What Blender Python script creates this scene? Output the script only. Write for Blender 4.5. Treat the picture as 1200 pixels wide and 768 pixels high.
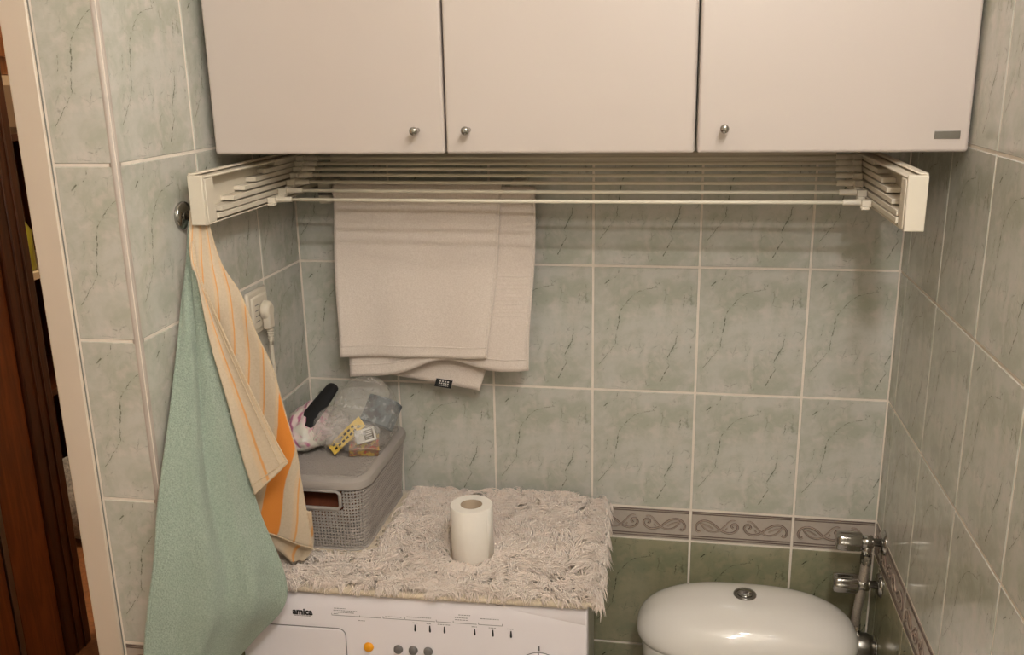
import bpy, bmesh, math, random
import numpy as np
from mathutils import Vector, Matrix

for o in list(bpy.data.objects):
    bpy.data.objects.remove(o, do_unlink=True)
scene = bpy.context.scene
COL = scene.collection
ZO = 1.34            # height of the reference grout line above the floor
XL, XR = -0.594, 0.557
PI = math.pi

# ------------------------------------------------------------------ camera
cam_d = bpy.data.cameras.new('camera')
cam_d.sensor_width = 36.0
cam_d.sensor_fit = 'HORIZONTAL'
cam_d.lens = 1092.5 / 1200 * 36
cam_d.clip_start = 0.02
cam = bpy.data.objects.new('camera', cam_d)
COL.objects.link(cam)
yaw, pitch, roll = -0.1791, -0.2702, -0.0192
fwd = Vector((math.sin(yaw) * math.cos(pitch), math.cos(yaw) * math.cos(pitch), math.sin(pitch)))
rgt = Vector((math.cos(yaw), -math.sin(yaw), 0))
upv = rgt.cross(fwd)
r2 = rgt * math.cos(roll) + upv * math.sin(roll)
u2 = -rgt * math.sin(roll) + upv * math.cos(roll)
mw = Matrix.Identity(4)
for i in range(3):
    mw[i][0] = r2[i]; mw[i][1] = u2[i]; mw[i][2] = -fwd[i]
mw[0][3], mw[1][3], mw[2][3] = 0.1568, -1.7511, 0.3653 + ZO
cam.matrix_world = mw
scene.camera = cam

# ------------------------------------------------------------------ world and exposure
world = bpy.data.worlds.new('world')
scene.world = world
world.use_nodes = True
bg = world.node_tree.nodes['Background']
bg.inputs[0].default_value = (1.0, 0.86, 0.70, 1)
bg.inputs[1].default_value = 0.02
scene.view_settings.view_transform = 'Standard'
scene.view_settings.look = 'None'
scene.view_settings.gamma = 1
scene.view_settings.use_curve_mapping = False
scene.view_settings.exposure = 0.53

# lamp settings (the ceiling lamp itself is built further down)
LAMP_BULBS = [(.42, -1.12, 2.30), (.36, -1.50, 2.30), (.30, -1.88, 2.30)]
LAMP_POWER = (3.5, 9.0, 15.0)
LAMP_COL = (1.0, 0.985, 0.965)
HALL_POWER = 48.0

# ------------------------------------------------------------------ material helpers
def new_mat(name):
    m = bpy.data.materials.new(name)
    m.use_nodes = True
    nt = m.node_tree
    return m, nt, nt.nodes['Principled BSDF']

def setp(b, **kw):
    names = dict(color='Base Color', rough='Roughness', metal='Metallic', spec='Specular IOR Level', trans='Transmission Weight',
                 ior='IOR', alpha='Alpha', coat='Coat Weight', coatr='Coat Roughness', sheen='Sheen Weight', sss='Subsurface Weight')
    for k, v in kw.items():
        s = b.inputs[names[k]]
        if k == 'color':
            s.default_value = (*v, 1)
        else:
            s.default_value = v

def srgb(r, g, b):
    f = lambda c: (c / 255 / 12.92) if c / 255 <= 0.04045 else ((c / 255 + 0.055) / 1.055) ** 2.4
    return (f(r), f(g), f(b))

def nd(nt, typ, **kw):
    n = nt.nodes.new(typ)
    for k, v in kw.items():
        setattr(n, k, v)
    return n

def mathn(nt, op, a, b=None, c=None, clamp=False):
    n = nt.nodes.new('ShaderNodeMath'); n.operation = op; n.use_clamp = clamp
    for i, x in enumerate((a, b, c)):
        if x is None: continue
        if isinstance(x, (int, float)): n.inputs[i].default_value = x
        else: nt.links.new(x, n.inputs[i])
    return n.outputs[0]

def mixc(nt, f, a, b):
    n = nt.nodes.new('ShaderNodeMix'); n.data_type = 'RGBA'
    if isinstance(f, (int, float)): n.inputs[0].default_value = f
    else: nt.links.new(f, n.inputs[0])
    for i, x in ((6, a), (7, b)):
        if isinstance(x, tuple): n.inputs[i].default_value = (*x, 1)
        else: nt.links.new(x, n.inputs[i])
    return n.outputs[2]

def noise(nt, vec, scale, detail=3, rough=0.55, dist=0.0, out=0):
    n = nt.nodes.new('ShaderNodeTexNoise')
    n.inputs['Scale'].default_value = scale; n.inputs['Detail'].default_value = detail
    n.inputs['Roughness'].default_value = rough; n.inputs['Distortion'].default_value = dist
    if vec is not None: nt.links.new(vec, n.inputs['Vector'])
    return n.outputs[out]

def ramp(nt, fac, lo, hi):
    n = nt.nodes.new('ShaderNodeMapRange'); n.interpolation_type = 'SMOOTHSTEP'
    n.inputs[1].default_value = lo; n.inputs[2].default_value = hi
    nt.links.new(fac, n.inputs[0])
    return n.outputs[0]

def bump(nt, b, h, strength=0.3, dist=0.001):
    n = nt.nodes.new('ShaderNodeBump')
    n.inputs['Strength'].default_value = strength; n.inputs['Distance'].default_value = dist
    nt.links.new(h, n.inputs['Height'])
    nt.links.new(n.outputs[0], b.inputs['Normal'])

def objvec(nt):
    return nt.nodes.new('ShaderNodeTexCoord').outputs['Object']

def plain(name, col, rough=0.5, metal=0.0, var=0.04, scale=30, bmp=0.0, **kw):
    """a procedural material: base colour with slight mottling"""
    m, nt, b = new_mat(name)
    v = objvec(nt)
    n = noise(nt, v, scale)
    dk = tuple(max(0, c * (1 - 2 * var)) for c in col); lt = tuple(min(1, c * (1 + 2 * var)) for c in col)
    nt.links.new(mixc(nt, n, dk, lt), b.inputs['Base Color'])
    setp(b, rough=rough, metal=metal, **kw)
    if bmp: bump(nt, b, noise(nt, v, scale * 6, 4), bmp)
    return m

VEINS = [  # polylines of the printed marble, in tile fractions (u right, v down), with line half width in metres
    ([(.60, .115), (.615, .16), (.52, .175), (.42, .20), (.34, .265), (.28, .33)], .0007),
    ([(.275, .335), (.255, .36), (.25, .44), (.23, .53)], .0013),
    ([(.225, .54), (.22, .62), (.15, .70), (.06, .79)], .0007),
    ([(.07, .145), (.11, .135), (.15, .11)], .0012),
    ([(.25, .03), (.235, .06), (.21, .09)], .0008),
    ([(.60, .155), (.63, .12)], .0013),
    ([(.87, .22), (.86, .30)], .0008),
    ([(.81, .45), (.81, .52), (.80, .60)], .0011),
    ([(.80, .60), (.75, .67), (.72, .73), (.74, .78), (.70, .84), (.66, .92)], .0013),
    ([(.95, .62), (.93, .70)], .0008),
    ([(.49, .62), (.45, .72)], .0006),
    ([(.15, .42), (.14, .50)], .0006),
]

def marble(name, base, tint, light, vein, rough, vein_amt=0.8):
    m, nt, b = new_mat(name)
    p = objvec(nt)
    cl1 = ramp(nt, noise(nt, p, 14, 5, .6, .6), .38, .66)
    cl2 = ramp(nt, noise(nt, p, 34, 4, .6, .3), .45, .70)
    c = mixc(nt, cl1, base, tint)
    c = mixc(nt, mathn(nt, 'MULTIPLY', cl2, .55), c, light)
    # wavering coordinates
    nz = noise(nt, p, 70, 3, .6, 0, 1)
    sub = nd(nt, 'ShaderNodeVectorMath', operation='SUBTRACT'); nt.links.new(nz, sub.inputs[0]); sub.inputs[1].default_value = (.5, .5, .5)
    sc = nd(nt, 'ShaderNodeVectorMath', operation='SCALE'); nt.links.new(sub.outputs[0], sc.inputs[0]); sc.inputs['Scale'].default_value = .008
    add = nd(nt, 'ShaderNodeVectorMath', operation='ADD'); nt.links.new(p, add.inputs[0]); nt.links.new(sc.outputs[0], add.inputs[1])
    fl = nd(nt, 'ShaderNodeVectorMath', operation='MULTIPLY'); nt.links.new(add.outputs[0], fl.inputs[0]); fl.inputs[1].default_value = (1, 0, 1)
    q = fl.outputs[0]
    best = None
    for pl, w in VEINS:
        for (a, bb) in zip(pl, pl[1:]):
            A = Vector((a[0] * .2, 0, (1 - a[1]) * .25)); B = Vector((bb[0] * .2, 0, (1 - bb[1]) * .25)); D = B - A
            pa = nd(nt, 'ShaderNodeVectorMath', operation='SUBTRACT'); nt.links.new(q, pa.inputs[0]); pa.inputs[1].default_value = A
            dt = nd(nt, 'ShaderNodeVectorMath', operation='DOT_PRODUCT'); nt.links.new(pa.outputs[0], dt.inputs[0]); dt.inputs[1].default_value = D / D.length_squared
            h = mathn(nt, 'ADD', dt.outputs['Value'], 0.0, clamp=True)
            s = nd(nt, 'ShaderNodeVectorMath', operation='SCALE'); s.inputs[0].default_value = D; nt.links.new(h, s.inputs['Scale'])
            df = nd(nt, 'ShaderNodeVectorMath', operation='DISTANCE'); nt.links.new(pa.outputs[0], df.inputs[0]); nt.links.new(s.outputs[0], df.inputs[1])
            d = mathn(nt, 'DIVIDE', df.outputs['Value'], w)
            best = d if best is None else mathn(nt, 'MINIMUM', best, d)
    line = ramp(nt, best, 1.25, .25)
    halo = mathn(nt, 'MULTIPLY', ramp(nt, best, 12, 0), .35)
    brk = ramp(nt, noise(nt, p, 95, 3, .7), .40, .60)
    lm = mathn(nt, 'MULTIPLY', mathn(nt, 'MULTIPLY', line, brk), vein_amt)
    # fine broken crazing that gathers in patches
    vo = nt.nodes.new('ShaderNodeTexVoronoi'); vo.feature = 'DISTANCE_TO_EDGE'; vo.inputs['Scale'].default_value = 46
    nt.links.new(add.outputs[0], vo.inputs['Vector'])
    cr = mathn(nt, 'MULTIPLY', ramp(nt, vo.outputs[0], .05, .0), ramp(nt, noise(nt, p, 30, 4, .7), .52, .66))
    # speckle, thicker along the veins
    fk = ramp(nt, noise(nt, p, 240, 3, .7), .56, .68)
    fkm = mathn(nt, 'MULTIPLY', fk, mathn(nt, 'MAXIMUM', mathn(nt, 'MULTIPLY', ramp(nt, best, 13, 2), .55), ramp(nt, noise(nt, p, 24, 3), .54, .68)))
    c = mixc(nt, mathn(nt, 'MULTIPLY', ramp(nt, noise(nt, p, 75, 4, .7), .45, .75), .35), c, tint)
    c = mixc(nt, halo, c, tint)
    c = mixc(nt, mathn(nt, 'MULTIPLY', fkm, .42 * vein_amt), c, vein)
    c = mixc(nt, mathn(nt, 'MULTIPLY', cr, .45 * vein_amt), c, vein)
    c = mixc(nt, lm, c, vein)
    nt.links.new(c, b.inputs['Base Color'])
    setp(b, rough=rough, spec=.5)
    bump(nt, b, noise(nt, p, 9, 2), .05, .002)
    return m

M = {}
M['tile'] = marble('light_green_marble_glaze', srgb(199, 196, 187), srgb(178, 178, 163), srgb(213, 203, 195), srgb(74, 77, 60), .12)
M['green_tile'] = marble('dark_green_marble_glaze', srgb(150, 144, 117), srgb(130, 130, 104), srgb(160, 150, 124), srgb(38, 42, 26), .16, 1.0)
M['border'] = plain('border_tile_glaze', srgb(180, 168, 157), .25, var=.05, scale=60)
M['scroll'] = plain('border_scroll_brown', srgb(104, 84, 74), .3, var=.1, scale=200)
M['scroll_light'] = plain('border_scroll_light', srgb(170, 152, 138), .3, var=.05, scale=100)
M['grout'] = plain('grout', srgb(230, 219, 206), .8, var=.05, scale=60, bmp=.2)
M['trim'] = plain('corner_trim', srgb(180, 167, 156), .5, var=.10, scale=22)
M['jamb'] = plain('beige_jamb_paint', srgb(212, 196, 178), .45, var=.03, scale=8)
M['rear_tile'] = plain('grey_green_wall_glaze', srgb(186, 182, 170), .2, var=.06, scale=9)
M['plaster'] = plain('plaster', srgb(225, 215, 200), .8, var=.02)
M['lacquer'] = plain('white_lacquer', srgb(195, 182, 173), .32, var=.008, scale=6)
M['carcass'] = plain('cabinet_board', srgb(215, 204, 188), .5, var=.01)
M['chrome'] = plain('chrome', srgb(172, 169, 165), .10, 1.0, var=.02)
M['steel'] = plain('brushed_steel', srgb(150, 145, 138), .35, 1.0, var=.04, scale=80)
M['steel_dull'] = plain('grey_sealant', srgb(128, 124, 116), .7)
M['hose'] = plain('braided_hose', srgb(178, 168, 156), .42, .7, var=.25, scale=400)
M['cream'] = plain('cream_plastic', srgb(216, 205, 187), .4, var=.02)
M['rod'] = plain('white_coated_rod', srgb(226, 216, 196), .35, var=.02)
M['ceramic'] = plain('white_ceramic', srgb(240, 233, 226), .07, var=.01, scale=5, coat=.5, coatr=.03)
M['enamel'] = plain('white_enamel', srgb(236, 228, 231), .3, var=.01, scale=6)
M['washer_side'] = plain('washer_side_paint', srgb(190, 188, 176), .35, var=.02)
M['ink'] = plain('black_print', srgb(22, 20, 20), .5, var=.02)
M['ink_grey'] = plain('grey_print', srgb(120, 114, 112), .5, var=.02)
M['orange_plastic'] = plain('orange_plastic', srgb(240, 160, 20), .35, var=.02)
M['grey_plastic'] = plain('dark_grey_plastic', srgb(112, 108, 106), .45, var=.03)
M['basket'] = plain('taupe_grey_plastic', srgb(170, 161, 154), .5, var=.03, scale=40)
M['paper'] = plain('tissue_paper', srgb(240, 232, 222), .9, var=.015, scale=60, bmp=.25)
M['card'] = plain('cardboard_core', srgb(170, 150, 128), .9, var=.05)
M['black'] = plain('black_fabric', srgb(18, 17, 18), .85, var=.1, scale=60)
M['rubber'] = plain('dark_rubber', srgb(30, 28, 26), .7)
M['brown_cloth'] = plain('brown_cloth', srgb(120, 62, 36), .9, var=.2, scale=60)
M['label_black'] = plain('black_label', srgb(20, 20, 22), .7)
M['label_white'] = plain('white_label_print', srgb(210, 205, 198), .7)

def fabric(name, col, col2, scale, bs, bd, rough=.95, sheen=.3):
    m, nt, b = new_mat(name)
    v = objvec(nt)
    n = noise(nt, v, scale, 3, .7)
    n2 = noise(nt, v, 12, 3, .5)
    c = mixc(nt, ramp(nt, n, .3, .7), col2, col)
    c = mixc(nt, mathn(nt, 'MULTIPLY', ramp(nt, n2, .4, .7), .25), c, col2)
    nt.links.new(c, b.inputs['Base Color'])
    setp(b, rough=rough, sheen=sheen)
    bump(nt, b, n, bs, bd)
    return m
M['mint'] = fabric('mint_terry', srgb(187, 201, 184), srgb(152, 169, 151), 430, 1.0, .004)
M['white_terry'] = fabric('white_terry', srgb(233, 219, 208), srgb(219, 203, 190), 380, .5, .0015)
M['fur'] = fabric('cream_fur', srgb(250, 238, 228), srgb(240, 222, 210), 60, .1, .001)
def fur_mat():
    m, nt, b = new_mat('cream_fur_strands')
    v = objvec(nt)
    n = noise(nt, v, 45, 3)
    c = mixc(nt, n, srgb(255, 231, 215), srgb(255, 243, 232))
    nt.links.new(c, b.inputs['Base Color']); setp(b, rough=.8, spec=.2, sheen=.5)
    tr = nt.nodes.new('ShaderNodeBsdfTranslucent'); nt.links.new(c, tr.inputs[0])
    mx = nt.nodes.new('ShaderNodeMixShader'); mx.inputs[0].default_value = .08
    nt.links.new(b.outputs[0], mx.inputs[1]); nt.links.new(tr.outputs[0], mx.inputs[2]); nt.links.new(mx.outputs[0], nt.nodes['Material Output'].inputs[0])
    return m
M['fur'] = fur_mat()
M['matback'] = fabric('mat_backing', srgb(226, 208, 184), srgb(205, 186, 162), 200, .3, .001)

def tea_towel_mat():
    m, nt, b = new_mat('striped_tea_towel')
    tc = nt.nodes.new('ShaderNodeTexCoord')
    sp = nt.nodes.new('ShaderNodeSeparateXYZ'); nt.links.new(tc.outputs['UV'], sp.inputs[0])
    u = sp.outputs[0]
    wob = noise(nt, tc.outputs['Object'], 40, 2)
    u = mathn(nt, 'ADD', u, mathn(nt, 'MULTIPLY', mathn(nt, 'SUBTRACT', wob, .5), .03))
    base = mixc(nt, noise(nt, tc.outputs['Object'], 300, 2), srgb(214, 195, 170), srgb(194, 174, 148))
    # soft apricot shading bands woven beside each line
    soft = mathn(nt, 'PINGPONG', mathn(nt, 'ADD', u, .05), .165)
    base = mixc(nt, mathn(nt, 'MULTIPLY', ramp(nt, soft, .07, .0), .4), base, srgb(226, 184, 136))
    ln = mathn(nt, 'PINGPONG', u, .165)
    c = mixc(nt, mathn(nt, 'MULTIPLY', ramp(nt, ln, .026, .008), .8), base, srgb(224, 152, 72))
    d = mathn(nt, 'ABSOLUTE', mathn(nt, 'SUBTRACT', u, 2.49))
    c = mixc(nt, ramp(nt, d, .21, .18), c, srgb(226, 138, 52))
    nt.links.new(c, b.inputs['Base Color'])
    setp(b, rough=.9, sheen=.2)
    bump(nt, b, noise(nt, tc.outputs['Object'], 420, 2), .4, .001)
    return m
M['tea'] = tea_towel_mat()
M['hem'] = fabric('tea_towel_hem', srgb(216, 194, 164), srgb(196, 172, 142), 300, .3, .001)

def wood(name, c1, c2, rough=.35):
    m, nt, b = new_mat(name)
    v = objvec(nt)
    mp = nt.nodes.new('ShaderNodeMapping'); nt.links.new(v, mp.inputs[0]); mp.inputs['Scale'].default_value = (14, 14, 1.2)
    n = noise(nt, mp.outputs[0], 3, 5, .6, 1.2)
    nt.links.new(mixc(nt, ramp(nt, n, .3, .7), c1, c2), b.inputs['Base Color'])
    setp(b, rough=rough)
    return m
M['dark_wood'] = wood('dark_stained_wood', srgb(58, 28, 12), srgb(84, 44, 20))
M['red_wood'] = wood('reddish_wood', srgb(104, 54, 22), srgb(136, 74, 32))
M['light_wood'] = wood('honey_wood', srgb(128, 80, 44), srgb(150, 100, 60))
M['floor_wood'] = wood('laminate', srgb(110, 74, 50), srgb(140, 98, 66), .4)

def bag_mat(name, col, alpha):
    m, nt, b = new_mat(name)
    out = nt.nodes['Material Output']
    tr = nt.nodes.new('ShaderNodeBsdfTransparent'); tr.inputs[0].default_value = (.97, .96, .95, 1)
    setp(b, color=col, rough=.22, spec=.6)
    v = objvec(nt)
    n = noise(nt, v, 38, 4, .6, .8)
    bump(nt, b, n, .6, .006)
    mx = nt.nodes.new('ShaderNodeMixShader')
    f = mathn(nt, 'MULTIPLY_ADD', ramp(nt, n, .4, .75), .25, alpha)
    nt.links.new(f, mx.inputs[0]); nt.links.new(tr.outputs[0], mx.inputs[1]); nt.links.new(b.outputs[0], mx.inputs[2])
    nt.links.new(mx.outputs[0], out.inputs[0])
    return m
M['bag'] = bag_mat('clear_polythene', (.88, .84, .80), .15)
M['bag_sleeve'] = bag_mat('crumpled_polythene', (.85, .79, .75), .22)

def pink_mat():
    m, nt, b = new_mat('pink_striped_print')
    v = objvec(nt)
    mp = nt.nodes.new('ShaderNodeMapping'); nt.links.new(v, mp.inputs[0]); mp.inputs['Rotation'].default_value = (.3, .5, .2)
    w = nt.nodes.new('ShaderNodeTexWave'); w.inputs['Scale'].default_value = 22; w.inputs['Distortion'].default_value = 5; nt.links.new(mp.outputs[0], w.inputs[0])
    n = noise(nt, v, 26, 3)
    c = mixc(nt, ramp(nt, w.outputs[1], .45, .85), srgb(222, 200, 198), srgb(186, 112, 142))
    c = mixc(nt, ramp(nt, n, .50, .58), c, srgb(206, 200, 188))
    nt.links.new(c, b.inputs['Base Color']); setp(b, rough=.3)
    bump(nt, b, n, .5, .004)
    return m
M['pink'] = pink_mat()

def packet_mat(name, a, bcol, ccol, scale):
    m, nt, b = new_mat(name)
    v = objvec(nt)
    n = noise(nt, v, scale, 3, .6)
    c = mixc(nt, ramp(nt, n, .42, .52), a, bcol)
    c = mixc(nt, ramp(nt, noise(nt, v, scale * 2.3, 2), .58, .63), c, ccol)
    nt.links.new(c, b.inputs['Base Color']); setp(b, rough=.4)
    return m
M['blue_pack'] = packet_mat('slate_blue_pack', srgb(58, 62, 68), srgb(92, 102, 110), srgb(140, 150, 150), 38)
M['yellow_card'] = plain('yellow_card', srgb(232, 196, 90), .6, var=.06, scale=90)
M['mix_pack'] = packet_mat('coloured_sachets', srgb(206, 178, 96), srgb(150, 120, 100), srgb(190, 80, 70), 80)
M['dark_card'] = plain('dark_window', srgb(96, 86, 74), .5, var=.1, scale=200)
M['bottle_green'] = plain('yellow_green_plastic', srgb(150, 150, 40), .4)
M['grey_cloth'] = fabric('grey_cloth', srgb(150, 150, 150), srgb(90, 92, 96), 60, .5, .003)

def emit(name, col, s):
    m, nt, b = new_mat(name)
    setp(b, color=(1, 1, 1)); b.inputs['Emission Color'].default_value = (*col, 1); b.inputs['Emission Strength'].default_value = s
    return m
M['bulb'] = emit('lamp_glass', LAMP_COL, 12.0)

# ------------------------------------------------------------------ mesh helpers
class MB:
    def __init__(s): s.v = []; s.f = []; s.uv = {}
    def add(s, vs, fs):
        o = len(s.v); s.v += [tuple(v) for v in vs]; s.f += [tuple(i + o for i in f) for f in fs]; return o
    def box(s, x0, x1, y0, y1, z0, z1):
        s.add([(x0, y0, z0), (x1, y0, z0), (x1, y1, z0), (x0, y1, z0), (x0, y0, z1), (x1, y0, z1), (x1, y1, z1), (x0, y1, z1)],
              [(0, 3, 2, 1), (4, 5, 6, 7), (0, 1, 5, 4), (1, 2, 6, 5), (2, 3, 7, 6), (3, 0, 4, 7)])
    def obox(s, c, ax, ay, az, hx, hy, hz):
        c = Vector(c); vs = []
        for k in (-1, 1):
            for (i, j) in ((-1, -1), (1, -1), (1, 1), (-1, 1)):
                vs.append(c + ax * hx * i + ay * hy * j + az * hz * k)
        s.add(vs, [(0, 3, 2, 1), (4, 5, 6, 7), (0, 1, 5, 4), (1, 2, 6, 5), (2, 3, 7, 6), (3, 0, 4, 7)])
    def tube(s, pts, r, n=10, cap=True):
        pts = [Vector(p) for p in pts]
        rs = r if isinstance(r, (list, tuple)) else [r] * len(pts)
        up = None; base = len(s.v)
        for i, p in enumerate(pts):
            t = (pts[min(i + 1, len(pts) - 1)] - pts[max(i - 1, 0)]).normalized()
            if up is None:
                up = Vector((0, 0, 1)) if abs(t.z) < .9 else Vector((1, 0, 0))
            a = (up - t * up.dot(t)).normalized(); b = t.cross(a); up = a
            for k in range(n):
                th = 2 * PI * k / n
                s.v.append(tuple(p + (a * math.cos(th) + b * math.sin(th)) * rs[i]))
        for i in range(len(pts) - 1):
            for k in range(n):
                a0 = base + i * n + k; a1 = base + i * n + (k + 1) % n
                s.f.append((a0, a1, a1 + n, a0 + n))
        if cap:
            s.f.append(tuple(base + k for k in reversed(range(n))))
            s.f.append(tuple(base + (len(pts) - 1) * n + k for k in range(n)))
    def lathe(s, prof, c=(0, 0, 0), axis='Z', n=28, flutes=0, fl=0.0, cap=True):
        """prof: list of (radius, height)"""
        c = Vector(c); base = len(s.v)
        for (r, h) in prof:
            for k in range(n):
                th = 2 * PI * k / n
                rr = r * (1 + fl * math.cos(flutes * th)) if flutes else r
                a, b = rr * math.cos(th), rr * math.sin(th)
                p = {'Z': (a, b, h), 'X': (h, a, b), 'Y': (b, h, a)}[axis]
                s.v.append(tuple(c + Vector(p)))
        for i in range(len(prof) - 1):
            for k in range(n):
                a0 = base + i * n + k; a1 = base + i * n + (k + 1) % n
                s.f.append((a0, a1, a1 + n, a0 + n))
        if cap:
            s.f.append(tuple(base + k for k in reversed(range(n))))
            s.f.append(tuple(base + (len(prof) - 1) * n + k for k in range(n)))
    def grid(s, P, closed_u=False):
        """P[row][col] of points"""
        base = len(s.v); R = len(P); C = len(P[0])
        for row in P: s.v += [tuple(p) for p in row]
        for i in range(R - 1):
            for j in range(C if closed_u else C - 1):
                j2 = (j + 1) % C
                s.f.append((base + i * C + j, base + i * C + j2, base + (i + 1) * C + j2, base + (i + 1) * C + j))
        return base
    def mesh(s, name, mat, smooth=False):
        me = bpy.data.meshes.new(name)
        me.from_pydata(s.v, [], s.f)
        bm = bmesh.new(); bm.from_mesh(me)
        bmesh.ops.recalc_face_normals(bm, faces=bm.faces); bm.to_mesh(me); bm.free()
        if mat: me.materials.append(M[mat])
        if smooth: me.polygons.foreach_set('use_smooth', [True] * len(me.polygons))
        me.update()
        return me
    def build(s, name, mat, parent=None, smooth=False, bevel=0, seg=2, solid=0, loc=None, autos=False):
        o = bpy.data.objects.new(name, s.mesh(name, mat, smooth or autos or bool(bevel)))
        COL.objects.link(o)
        if parent: o.parent = parent
        if loc: o.location = loc
        if solid:
            md = o.modifiers.new('solid', 'SOLIDIFY'); md.thickness = solid; md.offset = 0
        if bevel:
            md = o.modifiers.new('bevel', 'BEVEL'); md.width = bevel; md.segments = seg; md.limit_method = 'ANGLE'; md.angle_limit = .6
            md.harden_normals = False
        if autos or bevel:
            me = o.data
            try: me.set_sharp_from_angle(angle=.7)
            except Exception: pass
        return o

def link(name, me, parent, loc=(0, 0, 0), rot=(0, 0, 0)):
    o = bpy.data.objects.new(name, me); COL.objects.link(o); o.parent = parent
    o.location = loc; o.rotation_euler = rot
    return o

def tag(o, label=None, cat=None, group=None, kind=None):
    if label: o['label'] = label
    if cat: o['category'] = cat
    if group: o['group'] = group
    if kind: o['kind'] = kind
    return o

def empty(name, loc=(0, 0, 0), rz=0.0, label=None, cat=None, group=None):
    o = bpy.data.objects.new(name, None); COL.objects.link(o)
    o.empty_display_size = .05
    o.location = loc; o.rotation_euler = (0, 0, rz)
    return tag(o, label, cat, group)

def Z(z): return z + ZO

def smooth_rows(rows, n):
    """Catmull-Rom resampling of a list of equal-length tuples"""
    A = np.array(rows, float); m = len(A)
    out = []
    for i in range(n):
        t = i / (n - 1) * (m - 1); k = min(int(t), m - 2); f = t - k
        p0, p1, p2, p3 = A[max(k - 1, 0)], A[k], A[k + 1], A[min(k + 2, m - 1)]
        out.append(.5 * ((2 * p1) + (-p0 + p2) * f + (2 * p0 - 5 * p1 + 4 * p2 - p3) * f * f + (-p0 + 3 * p1 - 3 * p2 + p3) * f ** 3))
    return np.array(out)

# ------------------------------------------------------------------ the room shell
CEIL = 2.52
Y_REAR = -2.35
Y_O = -0.587         # outer corner: reveal of the doorway
D0, D1 = -0.587, -1.36   # doorway in the left wall
X_J = -0.735         # outer face of that wall
GR = .0012           # grout lies this deep behind the tile face

def struct(name, mb, mat, parent=None, **kw):
    o = mb.build(name, mat, parent, **kw)
    if parent is None: o['kind'] = 'structure'
    return o

b = MB(); b.box(X_J - .0, XR + .12, GR, .12, 0, CEIL); wall_back = struct('wall_back', b, 'grout')
b = MB(); b.box(XR + GR, XR + .12, Y_REAR, GR, 0, CEIL); wall_right = struct('wall_right', b, 'grout')
b = MB(); b.box(X_J + .04, XL - GR, D0 + GR, GR, 0, CEIL); wall_left = struct('wall_left', b, 'grout')
b = MB(); b.box(X_J + .0, XL, Y_REAR, D1, 0, CEIL); b.box(X_J, XL, D1, D0, 2.12, CEIL); wall_lf = struct('wall_left_front', b, 'rear_tile')
b = MB(); b.box(X_J, XR + .12, Y_REAR - .1, Y_REAR, 0, CEIL); struct('wall_rear', b, 'rear_tile')
b = MB(); b.box(X_J, XR + .12, Y_REAR - .1, .12, CEIL, CEIL + .08); struct('ceiling', b, 'plaster')
b = MB(); b.box(X_J, XR + .12, Y_REAR - .1, .12, -.06, 0); struct('floor', b, 'grout')

# tiles ---------------------------------------------------------------
TW, TH, BH, G = .2, .25, .07, .0046
tile_cache = {}
def tile_mesh(kind, u0, u1, v0, v1):
    key = (kind, round(u0, 4), round(u1, 4), round(v0, 4), round(v1, 4))
    if key in tile_cache: return tile_cache[key]
    g = G / 2; e = .0009
    a0, a1, c0, c1 = u0 + g, u1 - g, v0 + g, v1 - g
    mb = MB()
    vs = []
    for (y, i) in ((.006, 0), (e, 0), (0, e)):
        vs += [(a0 + i, y, c0 + i), (a1 - i, y, c0 + i), (a1 - i, y, c1 - i), (a0 + i, y, c1 - i)]
    fs = []
    for k in (0, 4):
        for j in range(4):
            fs.append((k + j, k + (j + 1) % 4, k + 4 + (j + 1) % 4, k + 4 + j))
    fs += [(8, 9, 10, 11), (3, 2, 1, 0)]
    mb.add(vs, fs)
    me = mb.mesh(kind, {'tile': 'tile', 'green_tile': 'green_tile', 'border_tile': 'border'}[kind])
    tile_cache[key] = me
    return me

def border_relief(u0, u1):
    key = ('relief', round(u0, 4), round(u1, 4))
    if key in tile_cache: return tile_cache[key]
    half = [
        ([(.021, .026), (.016, .023), (.012, .027), (.011, .034), (.016, .043), (.026, .048), (.038, .046), (.050, .038), (.060, .029), (.072, .024), (.082, .024), (.090, .029), (.094, .037), (.090, .044), (.084, .044), (.081, .039), (.085, .035)], .0015),
        ([(.020, .044), (.024, .036), (.034, .027), (.047, .024), (.058, .028), (.066, .036), (.074, .044)], .0012),
        ([(.022, .041), (.034, .038), (.046, .031)], .0010),
        ([(.072, .044), (.077, .049), (.083, .052), (.089, .051)], .0010),
        ([(.070, .029), (.073, .035)], .0010),
    ]
    dark, light = MB(), MB()
    for pl, r in half:
        for mir in (0, 1):
            pts = smooth_rows(pl, len(pl) * 4)
            P = [((.2 - p[0]) if mir else p[0], .0004, p[1]) for p in pts]
            P = [p for p in P if u0 + .006 < p[0] < u1 - .006]
            if len(P) > 3:
                dark.tube(P, r * 1.75, 6)  # brown outline that also paints a shadow under the lighter strokes
                light.tube([(x, -.0012, z_ + .0004) for x, y, z_ in P], r * .95, 5)
    for z, h in ((.0075, .0009), (.0125, .0009), (.0620, .0009), (.0660, .0009)):
        dark.box(u0 + G / 2 + .001, u1 - G / 2 - .001, -.0007, .001, z - h, z + h)
    tile_cache[key] = (dark.mesh('scroll_outline_shadow', 'scroll', True), light.mesh('scroll_relief', 'scroll_light', True))
    return tile_cache[key]

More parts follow.
